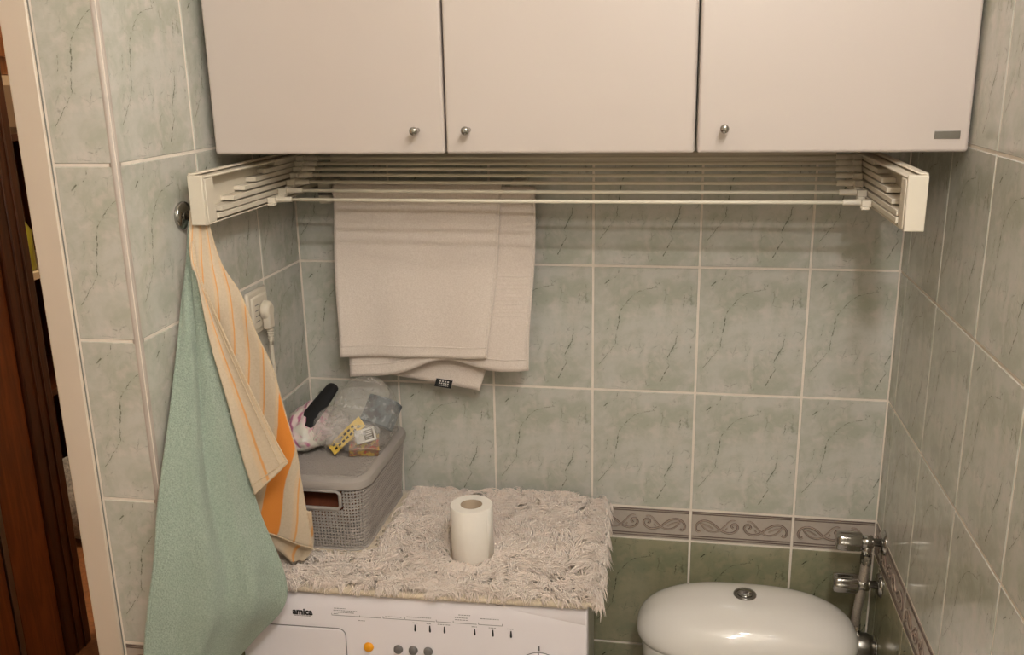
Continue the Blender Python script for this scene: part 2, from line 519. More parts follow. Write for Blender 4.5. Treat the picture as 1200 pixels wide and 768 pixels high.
def tile_wall(wall, origin, rz, cols, z_rows):
    """cols: list of (start, u0, u1) where start = position of the tile's u=0 along the wall"""
    ca, sa = math.cos(rz), math.sin(rz)
    for (st, u0, u1) in cols:
        x, y = origin[0] + ca * st, origin[1] + sa * st
        for (kind, z0, v0, v1) in z_rows:
            t = link(kind, tile_mesh(kind, u0, u1, v0, v1), wall, (x, y, z0), (0, 0, rz))
            if kind == 'border_tile':
                g_, r_l = border_relief(u0, u1)
                link('scroll_outline_shadow', g_, t); link('scroll_relief', r_l, t)

z_rows = []
z = ZO - 2 * TH
for k in range(7):
    zz = z + k * TH
    if zz + TH <= CEIL: z_rows.append(('tile', zz, 0, TH))
    elif zz < CEIL: z_rows.append(('tile', zz, 0, CEIL - zz))
z_rows.append(('border_tile', ZO - 2 * TH - BH, 0, BH))
zb = ZO - 2 * TH - BH
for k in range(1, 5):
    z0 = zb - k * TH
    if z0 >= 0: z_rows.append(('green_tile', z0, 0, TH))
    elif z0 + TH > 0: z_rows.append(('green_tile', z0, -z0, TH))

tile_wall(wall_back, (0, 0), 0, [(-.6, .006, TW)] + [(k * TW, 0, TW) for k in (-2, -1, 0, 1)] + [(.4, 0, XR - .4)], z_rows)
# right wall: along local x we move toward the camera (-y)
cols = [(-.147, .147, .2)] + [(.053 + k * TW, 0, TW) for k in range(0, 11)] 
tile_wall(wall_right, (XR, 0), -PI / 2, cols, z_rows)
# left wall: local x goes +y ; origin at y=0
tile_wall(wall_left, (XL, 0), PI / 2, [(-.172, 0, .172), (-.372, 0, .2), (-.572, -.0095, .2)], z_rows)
# reveal facing the camera
tile_wall(wall_left, (0, Y_O), 0, [(-.690, 0, .0905)], z_rows)
# rounded corner trim on the outer corner
b = MB()
pr = [Vector((XL - .0110, Y_O + .0012)), Vector((XL - .0060, Y_O + .0009)), Vector((XL - .0022, Y_O + .0022)), Vector((XL - .0009, Y_O + .0060)), Vector((XL - .0012, Y_O + .0110))]
P = [[(q.x, q.y, zc) for q in pr] for zc in (0, CEIL)]
b.grid(P); o = b.build('corner_trim', 'trim', wall_left, True, solid=.002)
# inner silicone joints
b = MB(); b.box(XR - .0015, XR + .002, -.0015, .002, 0, CEIL); b.build('corner_joint', 'grout', wall_right)
b = MB(); b.box(XL - .002, XL + .0012, -.0012, .002, 0, CEIL); b.build('corner_joint', 'grout', wall_left)

# door jamb
b = MB(); b.box(X_J, -.6925, Y_O - .004, -.4, 0, 2.12); o = struct('trim_1', b, 'jamb', bevel=.002)
b = MB(); b.box(-.6926, -.6914, Y_O - .0005, Y_O + .004, 0, 2.12); bb = b.build('caulk_line', 'steel_dull', o)
b = MB(); b.box(X_J, -.6925, D1 - .0, D1 + .025, 0, 2.12); struct('trim_2', b, 'jamb', bevel=.002)

# ------------------------------------------------------------------ hall beyond the doorway
HX = -1.62
b = MB(); b.box(-3.3, X_J, -2.4, 2.6, -.06, -.0); struct('floor_hall', b, 'floor_wood')
b = MB(); b.box(-3.3, X_J, -2.4, 2.6, CEIL, CEIL + .08); struct('ceiling_hall', b, 'plaster')
b = MB(); b.box(-3.4, -3.3, -2.4, 2.6, 0, CEIL); struct('wall_hall_far', b, 'plaster')
b = MB(); b.box(-3.3, X_J, 2.6, 2.7, 0, CEIL); struct('wall_hall_end', b, 'plaster')
b = MB(); b.box(-3.3, X_J, -2.5, -2.4, 0, CEIL); struct('wall_hall_near', b, 'plaster')
b = MB(); b.box(X_J - .06, X_J, .0, 2.6, 0, CEIL); struct('wall_hall_side', b, 'plaster')

fr = empty('hall_door_frame', (HX, .45, 0), 0, 'dark brown moulded wooden door frame in the unlit hall', 'door frame')
b = MB(); b.box(-.06, 0, -.018, .090, 0, 2.2); b.build('post', 'dark_wood', fr, bevel=.004)
for yy in (.022, .056):
    b = MB(); b.tube([(0.001, yy, 0), (0.001, yy, 2.2)], .0032, 8); b.build('moulding', 'dark_wood', fr, True)
lf = empty('hall_door', (HX, .34, 0), 0, 'reddish brown wooden door standing in the hall at left edge', 'door')
b = MB(); b.box(-.05, -.01, -.062, .090, 0, 2.2); b.build('stile', 'red_wood', lf, bevel=.003)
b = MB(); b.box(-.05, -.012, -.85, -.085, 0, 2.2); b.build('leaf', 'red_wood', lf, bevel=.003)
b = MB(); b.box(-.02, -.008, -.083, -.064, 0, 2.2); b.build('metal_edge_strip', 'steel', lf, bevel=.001)

cb = empty('hall_wall_cupboard', (-2.15, 1.28, 1.72), 0, 'honey coloured wooden wall cupboard in the room beyond the hall', 'cupboard')
b = MB(); b.box(-.35, -.02, -.30, .45, 0, .75); b.build('body', 'light_wood', cb, bevel=.003)
b = MB(); b.box(-.02, 0, -.295, .445, .06, .74); b.build('door', 'light_wood', cb, bevel=.003)
b = MB(); b.box(-.02, .004, -.30, .45, -.035, -.003); b.build('white_underside_strip', 'cream', cb)
bk = empty('hall_shelf', (-2.2, 1.28, 0), 0, 'dark wooden open shelf unit standing beyond the hall', 'shelf')
b = MB(); b.box(-.36, -.34, -.3, .45, 0, 1.5); b.build('back_panel', 'dark_wood', bk)
for zz in (.52, .98, 1.49):
    b = MB(); b.box(-.34, 0, -.3, .45, zz, zz + .025); b.build('shelf_board', 'cream' if zz == .98 else 'dark_wood', bk)
for yy in (-.32, .45):
    b = MB(); b.box(-.36, 0, yy, yy + .02, 0, 1.515); b.build('side_panel', 'dark_wood', bk)
b = MB(); b.lathe([(.04, 0), (.045, .01), (.045, .15), (.03, .18), (.018, .2), (.018, .235)], n=18)
o = b.build('bottle', 'bottle_green', None, True, loc=(-2.27, 1.33, 1.006)); tag(o, 'yellow green plastic bottle on the shelf beyond the hall', 'bottle')
b = MB()
rng = random.Random(4)
P = []
for i in range(9):
    ph = -PI / 2 + PI * i / 8
    P.append([(.13 * math.cos(ph) * math.cos(t) * (1 + .18 * math.sin(3 * t + i)), .15 * math.cos(ph) * math.sin(t), .165 + .165 * math.sin(ph) * (1 + .1 * math.sin(2 * t) * max(0, math.sin(ph)))) for t in [2 * PI * k / 16 for k in range(16)]])
b.grid(P, True)
o = b.build('folded_cloth', 'grey_cloth', None, True, loc=(-2.05, 1.17, .001)); tag(o, 'crumpled grey cloth heap on the floor beyond the hall', 'cloth')

# ------------------------------------------------------------------ lamps
lamp = empty('ceiling_lamp', (LAMP_BULBS[1][0], LAMP_BULBS[1][1], CEIL), 0, 'chrome ceiling rail lamp with three glowing glass globes', 'lamp')
LO = Vector((LAMP_BULBS[1][0], LAMP_BULBS[1][1], CEIL))
A0, A1 = Vector(LAMP_BULBS[0]) - LO, Vector(LAMP_BULBS[2]) - LO
b = MB(); b.tube([(A0.x * 1.1, A0.y * 1.1, -.03), (A1.x * 1.1, A1.y * 1.1, -.03)], .012, 12); b.build('rail', 'chrome', lamp, True)
b = MB(); b.lathe([(.06, 0), (.06, -.012), (.03, -.03)], n=28); b.build('ceiling_rose', 'chrome', lamp, True)
for k, bp in enumerate(LAMP_BULBS):
    ex = Vector(bp) - LO
    b = MB(); b.tube([(ex.x, ex.y, -.03), (ex.x, ex.y, ex.z + .10)], .006, 8); b.lathe([(.02, .115), (.024, .11), (.024, .085)], c=ex, n=18); b.build('arm', 'chrome', lamp, True)
    b = MB(); b.lathe([(.018, .085), (.03, .07), (.036, .045), (.033, .02), (.02, .002), (.001, -.003)], c=ex + Vector((0, 0, .04)), n=20); b.build('globe', 'bulb', lamp, True)
    ld = bpy.data.lights.new('bulb_light', 'POINT'); ld.energy = LAMP_POWER[k]; ld.color = LAMP_COL; ld.shadow_soft_size = .03
    lo = bpy.data.objects.new('bulb_light', ld); COL.objects.link(lo)
    lo.location = bp
hl = empty('hall_fill_lamp', (-2.0, .2, CEIL), 0, 'small round ceiling lamp added out of view to brighten the hall', 'lamp')  # unseen lamp, added to brighten the hall
b = MB(); b.lathe([(.12, 0), (.12, -.03), (.08, -.07), (.001, -.085)], n=24); b.build('shade', 'plaster', hl, True)
ld = bpy.data.lights.new('hall_fill_light', 'POINT'); ld.energy = HALL_POWER; ld.color = (1, .75, .5); ld.shadow_soft_size = .08
lo = bpy.data.objects.new('hall_fill_light', ld); COL.objects.link(lo); lo.location = (-2.0, .2, CEIL - .18)

# ------------------------------------------------------------------ wall cabinets
CY, CB, CT = -.34, Z(.243), Z(.243) + .72
def cabinet(x0, x1, doors, label):
    c = empty('wall_cabinet', ((x0 + x1) / 2, 0, CB), 0, label, 'cabinet', 'white wall cabinets')
    hw = (x1 - x0) / 2
    b = MB()
    yf = CY + .020
    b.box(-hw, -hw + .016, yf, 0, 0, CT - CB); b.box(hw - .016, hw, yf, 0, 0, CT - CB)
    b.box(-hw + .016, hw - .016, yf, 0, 0, .016); b.box(-hw + .016, hw - .016, yf, 0, CT - CB - .016, CT - CB); b.box(-hw + .016, hw - .016, -.008, 0, .016, CT - CB - .016)
    b.build('body', 'carcass', c)
    for (d0, d1, kx) in doors:
        b = MB(); b.box(d0, d1, CY, CY + .019, CB - .001, CT)
        for i in range(len(b.v)): v = b.v[i]; b.v[i] = (v[0] - c.location.x, v[1], v[2] - CB)
        d = b.build('door', 'lacquer', c, bevel=.0045, seg=4)
        b = MB()
        b.lathe([(.0040, 0), (.0038, -.012), (.0052, -.017), (.0064, -.021), (.0064, -.026), (.005, -.0285), (.002, -.029)], c=(kx - c.location.x, CY, .035), axis='Y', n=20)
        tag(b.build('knob', 'chrome', d, True), 'small chrome knob')
    return c
ca = cabinet(-.578, .1785, [(-.577, -.1985, -.240), (-.1955, .1775, -.160)], 'white two-door wall cabinet at left, with paired chrome knobs')
cb2 = cabinet(.1805, .555, [(.1815, .5535, .219)], 'white single-door wall cabinet at right, with grey nameplate in its corner')
door = [o for o in cb2.children if o.name.startswith('door')][0]
b = MB(); b.box(.507, .541, CY - .0012, CY + .001, Z(.2605), Z(.2715))
b.v = [(x - cb2.location.x, y, z_ - CB) for x, y, z_ in b.v]
npl = b.build('nameplate', 'steel', door, bevel=.0005); npl['label'] = 'small grey metal nameplate'

# ------------------------------------------------------------------ extending clothes dryer below the cabinets
dry = empty('wall_clothes_dryer', (-.045, 0, Z(.145)), 0, 'cream pull-out clothes dryer with seven rods under the wall cabinets', 'clothes dryer')
def L(x, y, zr): return (x + .045, y, zr - .145)
RODS = [(-.247, .158), (-.197, .167), (-.155, .177), (-.133, .187), (-.114, .196), (-.100, .2045), (-.088, .213)]
FRONT = [-.440, -.415, -.372, -.325, -.280, -.235, -.19]
for sgn, xo, xi, yf, dz in ((1, -.562, -.538, -.462, 0), (-1, .478, .452, -.452, 0)):
    h = MB()
    a, c = min(xo, xo + sgn * .004), max(xo, xo + sgn * .004)
    def bx(x0, x1, y0, y1, z0, z1):
        h.box(min(x0, x1) + .045, max(x0, x1) + .045, y0, y1, z0 - .145, z1 - .145)
    bx(xo, xo + sgn * .003, yf, 0, .148, .222)                      # outer plate
    bx(xo, xi, yf, 0, .217, .2205)                                  # top flange
    bx(xo, xo + sgn * .012, yf, 0, .2225, .2255)                     # raised top rail, leaves a dark groove
    bx(xo, xo + sgn * .004, yf, 0, .220, .2255)
    bx(xo, xi, yf, 0, .1475, .1505)                                 # bottom flange
    bx(xo, xi, yf - .003, yf + .004, .148, .2225)                   # end cap
    hs = h.build('housing', 'cream', dry, bevel=.0016)
    h = MB(); bx(xi + sgn * .001, xi - sgn * .004, yf + .004, yf + .03, .1505, .2165); h.build('end_lip', 'cream', hs, bevel=.001)
    for k, (ry, rz_) in enumerate(RODS):
        h = MB()
        inn = xi - sgn * .0015 * (6 - k) * 0 + sgn * (.004 - .0017 * k)
        bx(xo + sgn * .003, inn, FRONT[k] if k else yf + .03, -.004, rz_ - .0038, rz_ + .0036)
        h.build('slide', 'cream', dry, bevel=.0006)
        h = MB()
        ex = inn + sgn * .001
        h.box(min(ex, ex + sgn * .014) + .045, max(ex, ex + sgn * .014) + .045, ry - .012, ry + .010, rz_ - .0055 - .145, rz_ + .0045 - .145)
        h.box(min(ex + sgn * .004, ex + sgn * .016) + .045, max(ex + sgn * .004, ex + sgn * .016) + .045, ry - .022, ry - .010, rz_ - .0085 - .145, rz_ - .0045 - .145)
        h.tube([L(ex + sgn * .008, ry + .006, rz_ + .003), L(ex + sgn * .020, ry + .002, rz_ + .001)], [.0042, .0036], 8)
        h.tube([L(ex + sgn * .012, ry, rz_), L(ex + sgn * .040, ry, rz_)], [.0052, .0046], 10)
        h.build('rod_clip', 'cream', dry, bevel=.0008)
for k, (ry, rz_) in enumerate(RODS):
    h = MB(); h.tube([L(-.505, ry, rz_), L(-.25, ry, rz_ - .0008), L(0, ry, rz_ - .0012), L(.25, ry, rz_ - .0008), L(.425, ry, rz_)], .0030, 10)
    h.build('rod', 'rod', dry, True)
h = MB(); h.box(-.51 + .045, .43 + .045, -.012, 0, .196 - .145, .216 - .145); h.build('wall_rail', 'cream', dry, bevel=.002)

# ------------------------------------------------------------------ towel rail and white towel on the back wall
RZ, RY = .148, -.068
rail = empty('towel_rail', (-.30, 0, Z(RZ)), 0, 'towel rail on cream brackets behind the white towel', 'towel rail')
b = MB(); b.tube([(-.215, RY, 0), (.19, RY, 0)], .007, 12); b.build('bar', 'chrome', rail, True)
for xx in (-.208, .165):
    b = MB(); b.box(xx - .013, xx + .013, -.060, 0, -.024, .020); b.build('bracket', 'cream', rail, bevel=.004)

wt = empty('bath_towel', (-.3, RY, Z(-.2)), 0, 'large folded white bath towel hanging over the rail on the back wall', 'towel')
def towel_loop(name, yf, yb, top, fx0, fx1, tx0, tx1, bx0, bx1, zf, zbk, seed, nr=44, nc=44):
    """front panel up over the rail and down the back; zf/zbk: bottom height as function of s"""
    rg = random.Random(seed); ph = [rg.uniform(0, 6) for _ in range(6)]
    yc, rad = (yf + yb) / 2, (yb - yf) / 2
    P = []
    for i in range(nr + 13 + nr):
        row = []
        for j in range(nc):
            s = j / (nc - 1)
            if i < nr:
                t = i / nr; z_ = zf(s) + (top - zf(s)) * t; y = yf
                x = (fx0 + (tx0 - fx0) * t) * (1 - s) + (fx1 + (tx1 - fx1) * t) * s
                w = 1 - t
                y += (.0035 * math.sin(5.2 * s + ph[0]) * w + .002 * math.sin(13 * s + ph[1] + 2 * t) * (.3 + w)) - .010 * w * w * (.4 + .6 * math.sin(2.6 * s + ph[2]) ** 2)
                x += .0025 * math.sin(6 * t + ph[3]) * (1 - 2 * s)
            elif i < nr + 13:
                a = PI * (i - nr) / 12
                y = yc - rad * math.cos(a); z_ = top + rad * math.sin(a) * .9
                x = tx0 * (1 - s) + tx1 * s
            else:
                t = (i - nr - 12) / nr; z_ = top + (zbk(s) - top) * t; y = yb
                x = (tx0 + (bx0 - tx0) * t) * (1 - s) + (tx1 + (bx1 - tx1) * t) * s
                y += .003 * math.sin(5 * s + ph[4]) * t - .004 * t * t
            row.append((x + .3, y - RY, z_ + .2))
        P.append(row)
    b = MB(); b.grid(P)
    return b.build(name, 'white_terry', wt, True, solid=.0042), P
outer, PA = towel_loop('outer_layer', -.088, -.046, .148, -.487, -.192, -.481, -.160, -.47, -.172,
                       lambda s: -.171 + .004 * math.sin(4 * s) + .012 * s * s * s, lambda s: -.185 - .02 * s, 1)
inner, PB = towel_loop('inner_layer', -.079, -.0545, .146, -.472, -.115, -.478, -.100, -.474, -.216,
                       lambda s: -.213 + .034 * math.exp(-((s - .52) / .22) ** 2) + .043 * max(0, s - .35) ** 1.0 * (.9 if s > .35 else 0), lambda s: -.205 - .036 * s, 2)
# stitched hems and woven ridges
def strip_on(P, rows, name, parent, mat, cols=None, h=.0012):
    b = MB()
    for r in rows:
        pts = [P[r][j] for j in (cols or range(len(P[r])))]
        b.tube([(x, y - .0022, z_) for x, y, z_ in pts], h, 5)
    return b.build(name, mat, parent, True)
strip_on(PA, (3,), 'hem', outer, 'white_terry')
strip_on(PB, (3,), 'hem', inner, 'white_terry')
strip_on(PB, range(14, 25), 'woven_ridges', inner, 'white_terry', range(33, 44), .0007)
b = MB(); b.tube([(x, y, z_) for x, y, z_ in [PA[i][-1] for i in range(0, 44)]], .0026, 6); b.build('selvedge', 'white_terry', outer, True)
b = MB(); b.tube([(x, y, z_) for x, y, z_ in [PB[i][-1] for i in range(0, 44)]], .0026, 6); b.build('selvedge', 'white_terry', inner, True)
b = MB(); ax = Vector((1, 0, -.12)).normalized(); az = Vector((.28, 0, .96)).normalized(); ay = Vector((0, 1, 0))
TC = Vector((-.288 + .3, -.0625 - RY, -.2285 + .2))
b.obox(TC, ax, ay, az, .0165, .0008, .0085)
care = b.build('care_label', 'label_black', wt); care['label'] = 'small black care label with white lettering'
b = MB()
for row, zc in enumerate((.0045, .0, -.0045)):
    n = (4, 5, 7)[row]
    for k in range(n):
        xx = -.010 + .021 * (k + .5) / n
        b.obox(TC + ax * xx + az * zc + Vector((0, -.0012, 0)), ax, ay, az, .021 / n * .32, .0003, .0014 if row < 2 else .0007)
b.build('lettering', 'label_white', care)

# ------------------------------------------------------------------ washing machine
WX, WY, WR = -.277, -.205, math.radians(1.9)
WT = Z(-.486)
wm = empty('washing_machine', (WX, WY, 0), WR, 'white front-loading washing machine with orange and grey buttons', 'washing machine')
FY = -.213; HW = .300
b = MB(); b.box(-HW + .004, HW - .010, FY + .03, .185, .02, WT - .028); b.build('body', 'washer_side', wm, bevel=.006)
for k in range(6):   # pressed vertical ribs of the side sheet
    b = MB(); b.box(HW - .0105, HW - .0075, FY + .05 + k * .022, FY + .06 + k * .022, .06, WT - .05); b.build('side_rib', 'washer_side', wm, bevel=.001)
b = MB(); b.box(-HW, HW, FY + .006, .19, WT - .030, WT); b.build('top_board', 'enamel', wm, bevel=.004)
# control panel: slightly sloped fascia
b = MB()
zt, zb_ = WT - .001, WT - .16
prof = [(FY + .035, zb_), (FY - .007, zb_), (FY - .004, WT - .034), (FY + .0005, WT - .008), (FY + .006, zt), (FY + .035, zt)]
P = [[(x, y, z_) for y, z_ in prof] for x in (-HW, HW)]
b.grid(P); b.f.append(tuple(range(6))); b.f.append(tuple(range(11, 5, -1)))
b.f.append((0, 5, 11, 6))
panel = b.build('control_panel', 'enamel', wm, bevel=.003)
b = MB(); b.box(-HW + .002, HW - .002, FY + .004, FY + .032, .08, zb_ - .003); b.build('front_sheet', 'enamel', wm, bevel=.006)
b = MB(); b.lathe([(.17, 0), (.172, -.015), (.15, -.03), (.13, -.032), (.125, -.02)], c=(0, FY + .006, .42), axis='Y', n=40, cap=False); b.lathe([(.126, -.021), (.10, -.03), (.05, -.036), (.001, -.037)], c=(0, FY + .006, .42), axis='Y', n=40, cap=False)
b.build('porthole_door', 'enamel', wm, True)
for sx in (-1, 1):
    for yy in (FY + .06, .15):
        b = MB(); b.lathe([(.02, 0), (.022, .004), (.02, .025)], c=(sx * .25, yy, 0), n=14); b.build('foot', 'rubber', wm, True)
def face_y(zr):     # fascia depth at height (local, relative z)
    z_ = zr + ZO
    for (y0, a), (y1, c) in zip(prof[1:4], prof[2:5]):
        if a <= z_ <= c: return y0 + (y1 - y0) * (z_ - a) / (c - a)
    return FY - .007
def lx(xw): return xw - WX
# detergent drawer front (outline slightly raised)
b = MB()
dx0, dx1, dz1, dz0 = lx(-.60) + .03, lx(-.391), -.5525, -.635
R = .012
pts = [(dx0, dz0), (dx0, dz1 + .002)]
pts = []
def arc(cx, cz, a0, a1, r, n=7): return [(cx + r * math.cos(a0 + (a1 - a0) * i / (n - 1)), cz + r * math.sin(a0 + (a1 - a0) * i / (n - 1))) for i in range(n)]
outline = [(dx0, dz0), (dx0, dz1)] + arc(dx1 - R, dz1 - R, PI / 2, 0, R) + [(dx1, dz0)]
front = [(x, face_y(z_) - .0022, z_ + ZO) for x, z_ in outline]; back = [(x, face_y(z_) + .004, z_ + ZO) for x, z_ in outline]
n = len(outline)
b.add(front + back, [tuple(range(n)), tuple(range(2 * n - 1, n - 1, -1))] + [(i, (i + 1) % n, n + (i + 1) % n, n + i) for i in range(n)])
dr = b.build('detergent_drawer', 'enamel', panel, bevel=.0012)
b = MB(); b.tube([(x, face_y(z_) - .0004, z_ + ZO) for x, z_ in [(dx0, dz1 + .0012)] + arc(dx1 - R, dz1 - R, PI / 2, 0, R + .0014) + [(dx1 + .0014, dz0)]], .0008, 6); b.build('drawer_gap', 'ink_grey', panel, True)
# raised brow on the right of the panel
b = MB()
P = []
for t in range(12):
    s = t / 11; x = lx(-.13) + (HW - .003 - lx(-.13)) * s
    zlo = -.4935 - .0225 * s
    P.append([(x, face_y(-.492) - .0004 - .0016 * s, -.492 + ZO), (x, face_y(zlo + .004) - .0022 * s - .0006, zlo + .003 + ZO), (x, face_y(zlo) + .0002, zlo + ZO)])
b.grid(P); b.build('panel_brow', 'enamel', panel, True)
def button(x, zr, mat, r, name, lab):
    b = MB(); y = face_y(zr)
    b.lathe([(r * 1.12, .001), (r * 1.12, -.0008), (r, -.001), (r, -.004), (r * .85, -.0052), (r * .3, -.0056)], c=(lx(x), y, zr + ZO), axis='Y', n=24)
    o = b.build(name, mat, panel, True); o['label'] = lab
button(-.350, -.5830, 'orange_plastic', .0078, 'power_button', 'round orange button')
for x in (-.298, -.272, -.246): button(x, -.5835, 'grey_plastic', .0072, 'option_button', 'round dark grey button')
# programme dial
b = MB(); y = face_y(-.60)
b.lathe([(.040, .001), (.040, -.003), (.036, -.004), (.033, -.016), (.028, -.018), (.01, -.0185)], c=(lx(-.056), y, -.6115 + ZO), axis='Y', n=40); dial = b.build('programme_dial', 'enamel', panel, True)
b = MB(); b.lathe([(.0412, -.0002), (.0412, -.0012), (.0404, -.0012), (.0404, -.0002)], c=(lx(-.056), y, -.6115 + ZO), axis='Y', n=48, cap=False); b.build('dial_ring', 'ink_grey', panel, True)
b = MB(); b.box(lx(-.0575), lx(-.0558), face_y(-.563) - .0008, face_y(-.563) + .001, -.568 + ZO, -.5595 + ZO)
b.box(lx(-.0570), lx(-.0562), face_y(-.572) - .0044, face_y(-.572) - .003, -.5775 + ZO, -.5705 + ZO); b.build('dial_mark', 'ink', panel)
# black drop-shaped pointers
for x in (-.267, -.2415, -.2165, -.165, -.134, -.1035):
    zr = -.5405
    b = MB(); y = face_y(zr) - .0006
    pr_ = [(-.0009, .006), (.0009, .006), (.0017, -.004), (.0013, -.0062), (0, -.0068), (-.0013, -.0062), (-.0017, -.004)]
    b.add([(lx(x) + px, y, zr + pz + ZO) for px, pz in pr_] + [(lx(x) + px, y + .002, zr + pz + ZO) for px, pz in pr_],
          [tuple(range(7)), tuple(range(13, 6, -1))] + [(i, (i + 1) % 7, 7 + (i + 1) % 7, 7 + i) for i in range(7)])
    b.build('pointer_mark', 'ink', panel)
# printed legend: fine brackets and rows of tiny print
b = MB(); bt = MB()
def pline(mb, x0, x1, zr, h=.0004):
    y = face_y(zr) - .0003; mb.box(lx(x0), lx(x1), y, y + .001, zr - h + ZO, zr + h + ZO)
def pvert(mb, x, z0, z1, h=.0004):
    y = face_y(z0) - .0003; mb.box(lx(x) - h, lx(x) + h, y, y + .001, z0 + ZO, z1 + ZO)
for x0, x1 in ((-.412, -.325), (-.322, -.286), (-.284, -.232), (-.230, -.204), (-.201, -.161), (-.158, -.118)):
    pline(b, x0, x1, -.5262); pvert(b, x0, -.5262, -.5225)
pvert(b, -.118, -.5262, -.5225); pvert(b, -.363, -.5275, -.5235)
b.build('legend_brackets', 'ink_grey', panel)
rg = random.Random(7)
def dashes(x0, x1, zr, h):
    x = x0
    while x < x1 - .002:
        w = rg.uniform(.0012, .004); pline(bt, x, min(x + w, x1), zr, h); x += w + .0009
for x0, x1, zr in ((-.408, -.387, -.5135), (-.409, -.366, -.5170), (-.409, -.372, -.5203), (-.409, -.398, -.5235), (-.318, -.290, -.5225), (-.281, -.236, -.5205), (-.192, -.172, -.5115), (-.198, -.176, -.5165), (-.198, -.176, -.5200),
                   (-.155, -.122, -.5155), (-.366, -.352, -.5335), (-.271, -.260, -.5310), (-.247, -.237, -.5310), (-.228, -.207, -.5310), (-.170, -.160, -.5310), (-.141, -.128, -.5310), (-.110, -.098, -.5310)):
    dashes(x0, x1, zr, .0005)
lp_ = bt.build('legend_print', 'ink_grey', panel); lp_['kind'] = 'stuff'
# maker's lettering
def text_mesh(body, size, mat, name, parent, loc, rot, shear=0, bold=.0):
    cu = bpy.data.curves.new(name, 'FONT'); cu.body = body; cu.size = size; cu.align_x = 'CENTER'; cu.align_y = 'CENTER'; cu.shear = shear; cu.extrude = .0002; cu.offset = bold
    t = bpy.data.objects.new(name, cu); COL.objects.link(t)
    dg = bpy.context.evaluated_depsgraph_get(); dg.update()
    me = bpy.data.meshes.new_from_object(t.evaluated_get(dg)); bpy.data.objects.remove(t)
    me.materials.clear(); me.materials.append(M[mat])
    o = bpy.data.objects.new(name, me); COL.objects.link(o); o.parent = parent; o.location = loc; o.rotation_euler = rot
    return o
lg = text_mesh('amica', .0155, 'ink', 'lettering', panel, (lx(-.464), face_y(-.525) - .0006, -.5235 + ZO), (PI / 2 - .12, 0, 0), .0, .0006)
b = MB(); 
x = -.480
while x < -.449:
    pline(b, x, x + .0016, -.5312, .0005); x += .0024
b.build('small_print', 'ink_grey', panel)

# ------------------------------------------------------------------ shaggy mat on the washer
mat = empty('shaggy_mat', (WX, WY, WT), WR, 'fluffy cream shag mat covering the top of the washing machine', 'mat')
mx0, mx1, my0, my1 = -.298, .318, FY - .002, .168
def mat_surf(x, y):
    """(point) on the mat backing, drooping over the right edge of the machine"""
    over = x - (HW + .002)
    if over > 0:
        a = min(over / .02, 1.0) * 1.25
        z_ = -.02 * (1 - math.cos(a)); xx = HW + .002 + .02 * math.sin(a)
        return (xx, y, .008 + z_)
    return (x, y, .008 + .0025 * math.sin(17 * x + 2) * math.sin(15 * y + 1))
b = MB()
P = [[mat_surf(mx0 + (mx1 - mx0) * i / 40, my0 + (my1 - my0) * j / 24) for i in range(41)] for j in range(25)]
b.grid(P); b.build('backing', 'matback', mat, True, solid=.0075)
b = MB(); b.tube([(mx0, my0, .006), (-.1, my0 - .001, .0062), (.1, my0 - .001, .006), (HW, my0, .006)], .0056, 8); b.build('front_binding', 'matback', mat, True)

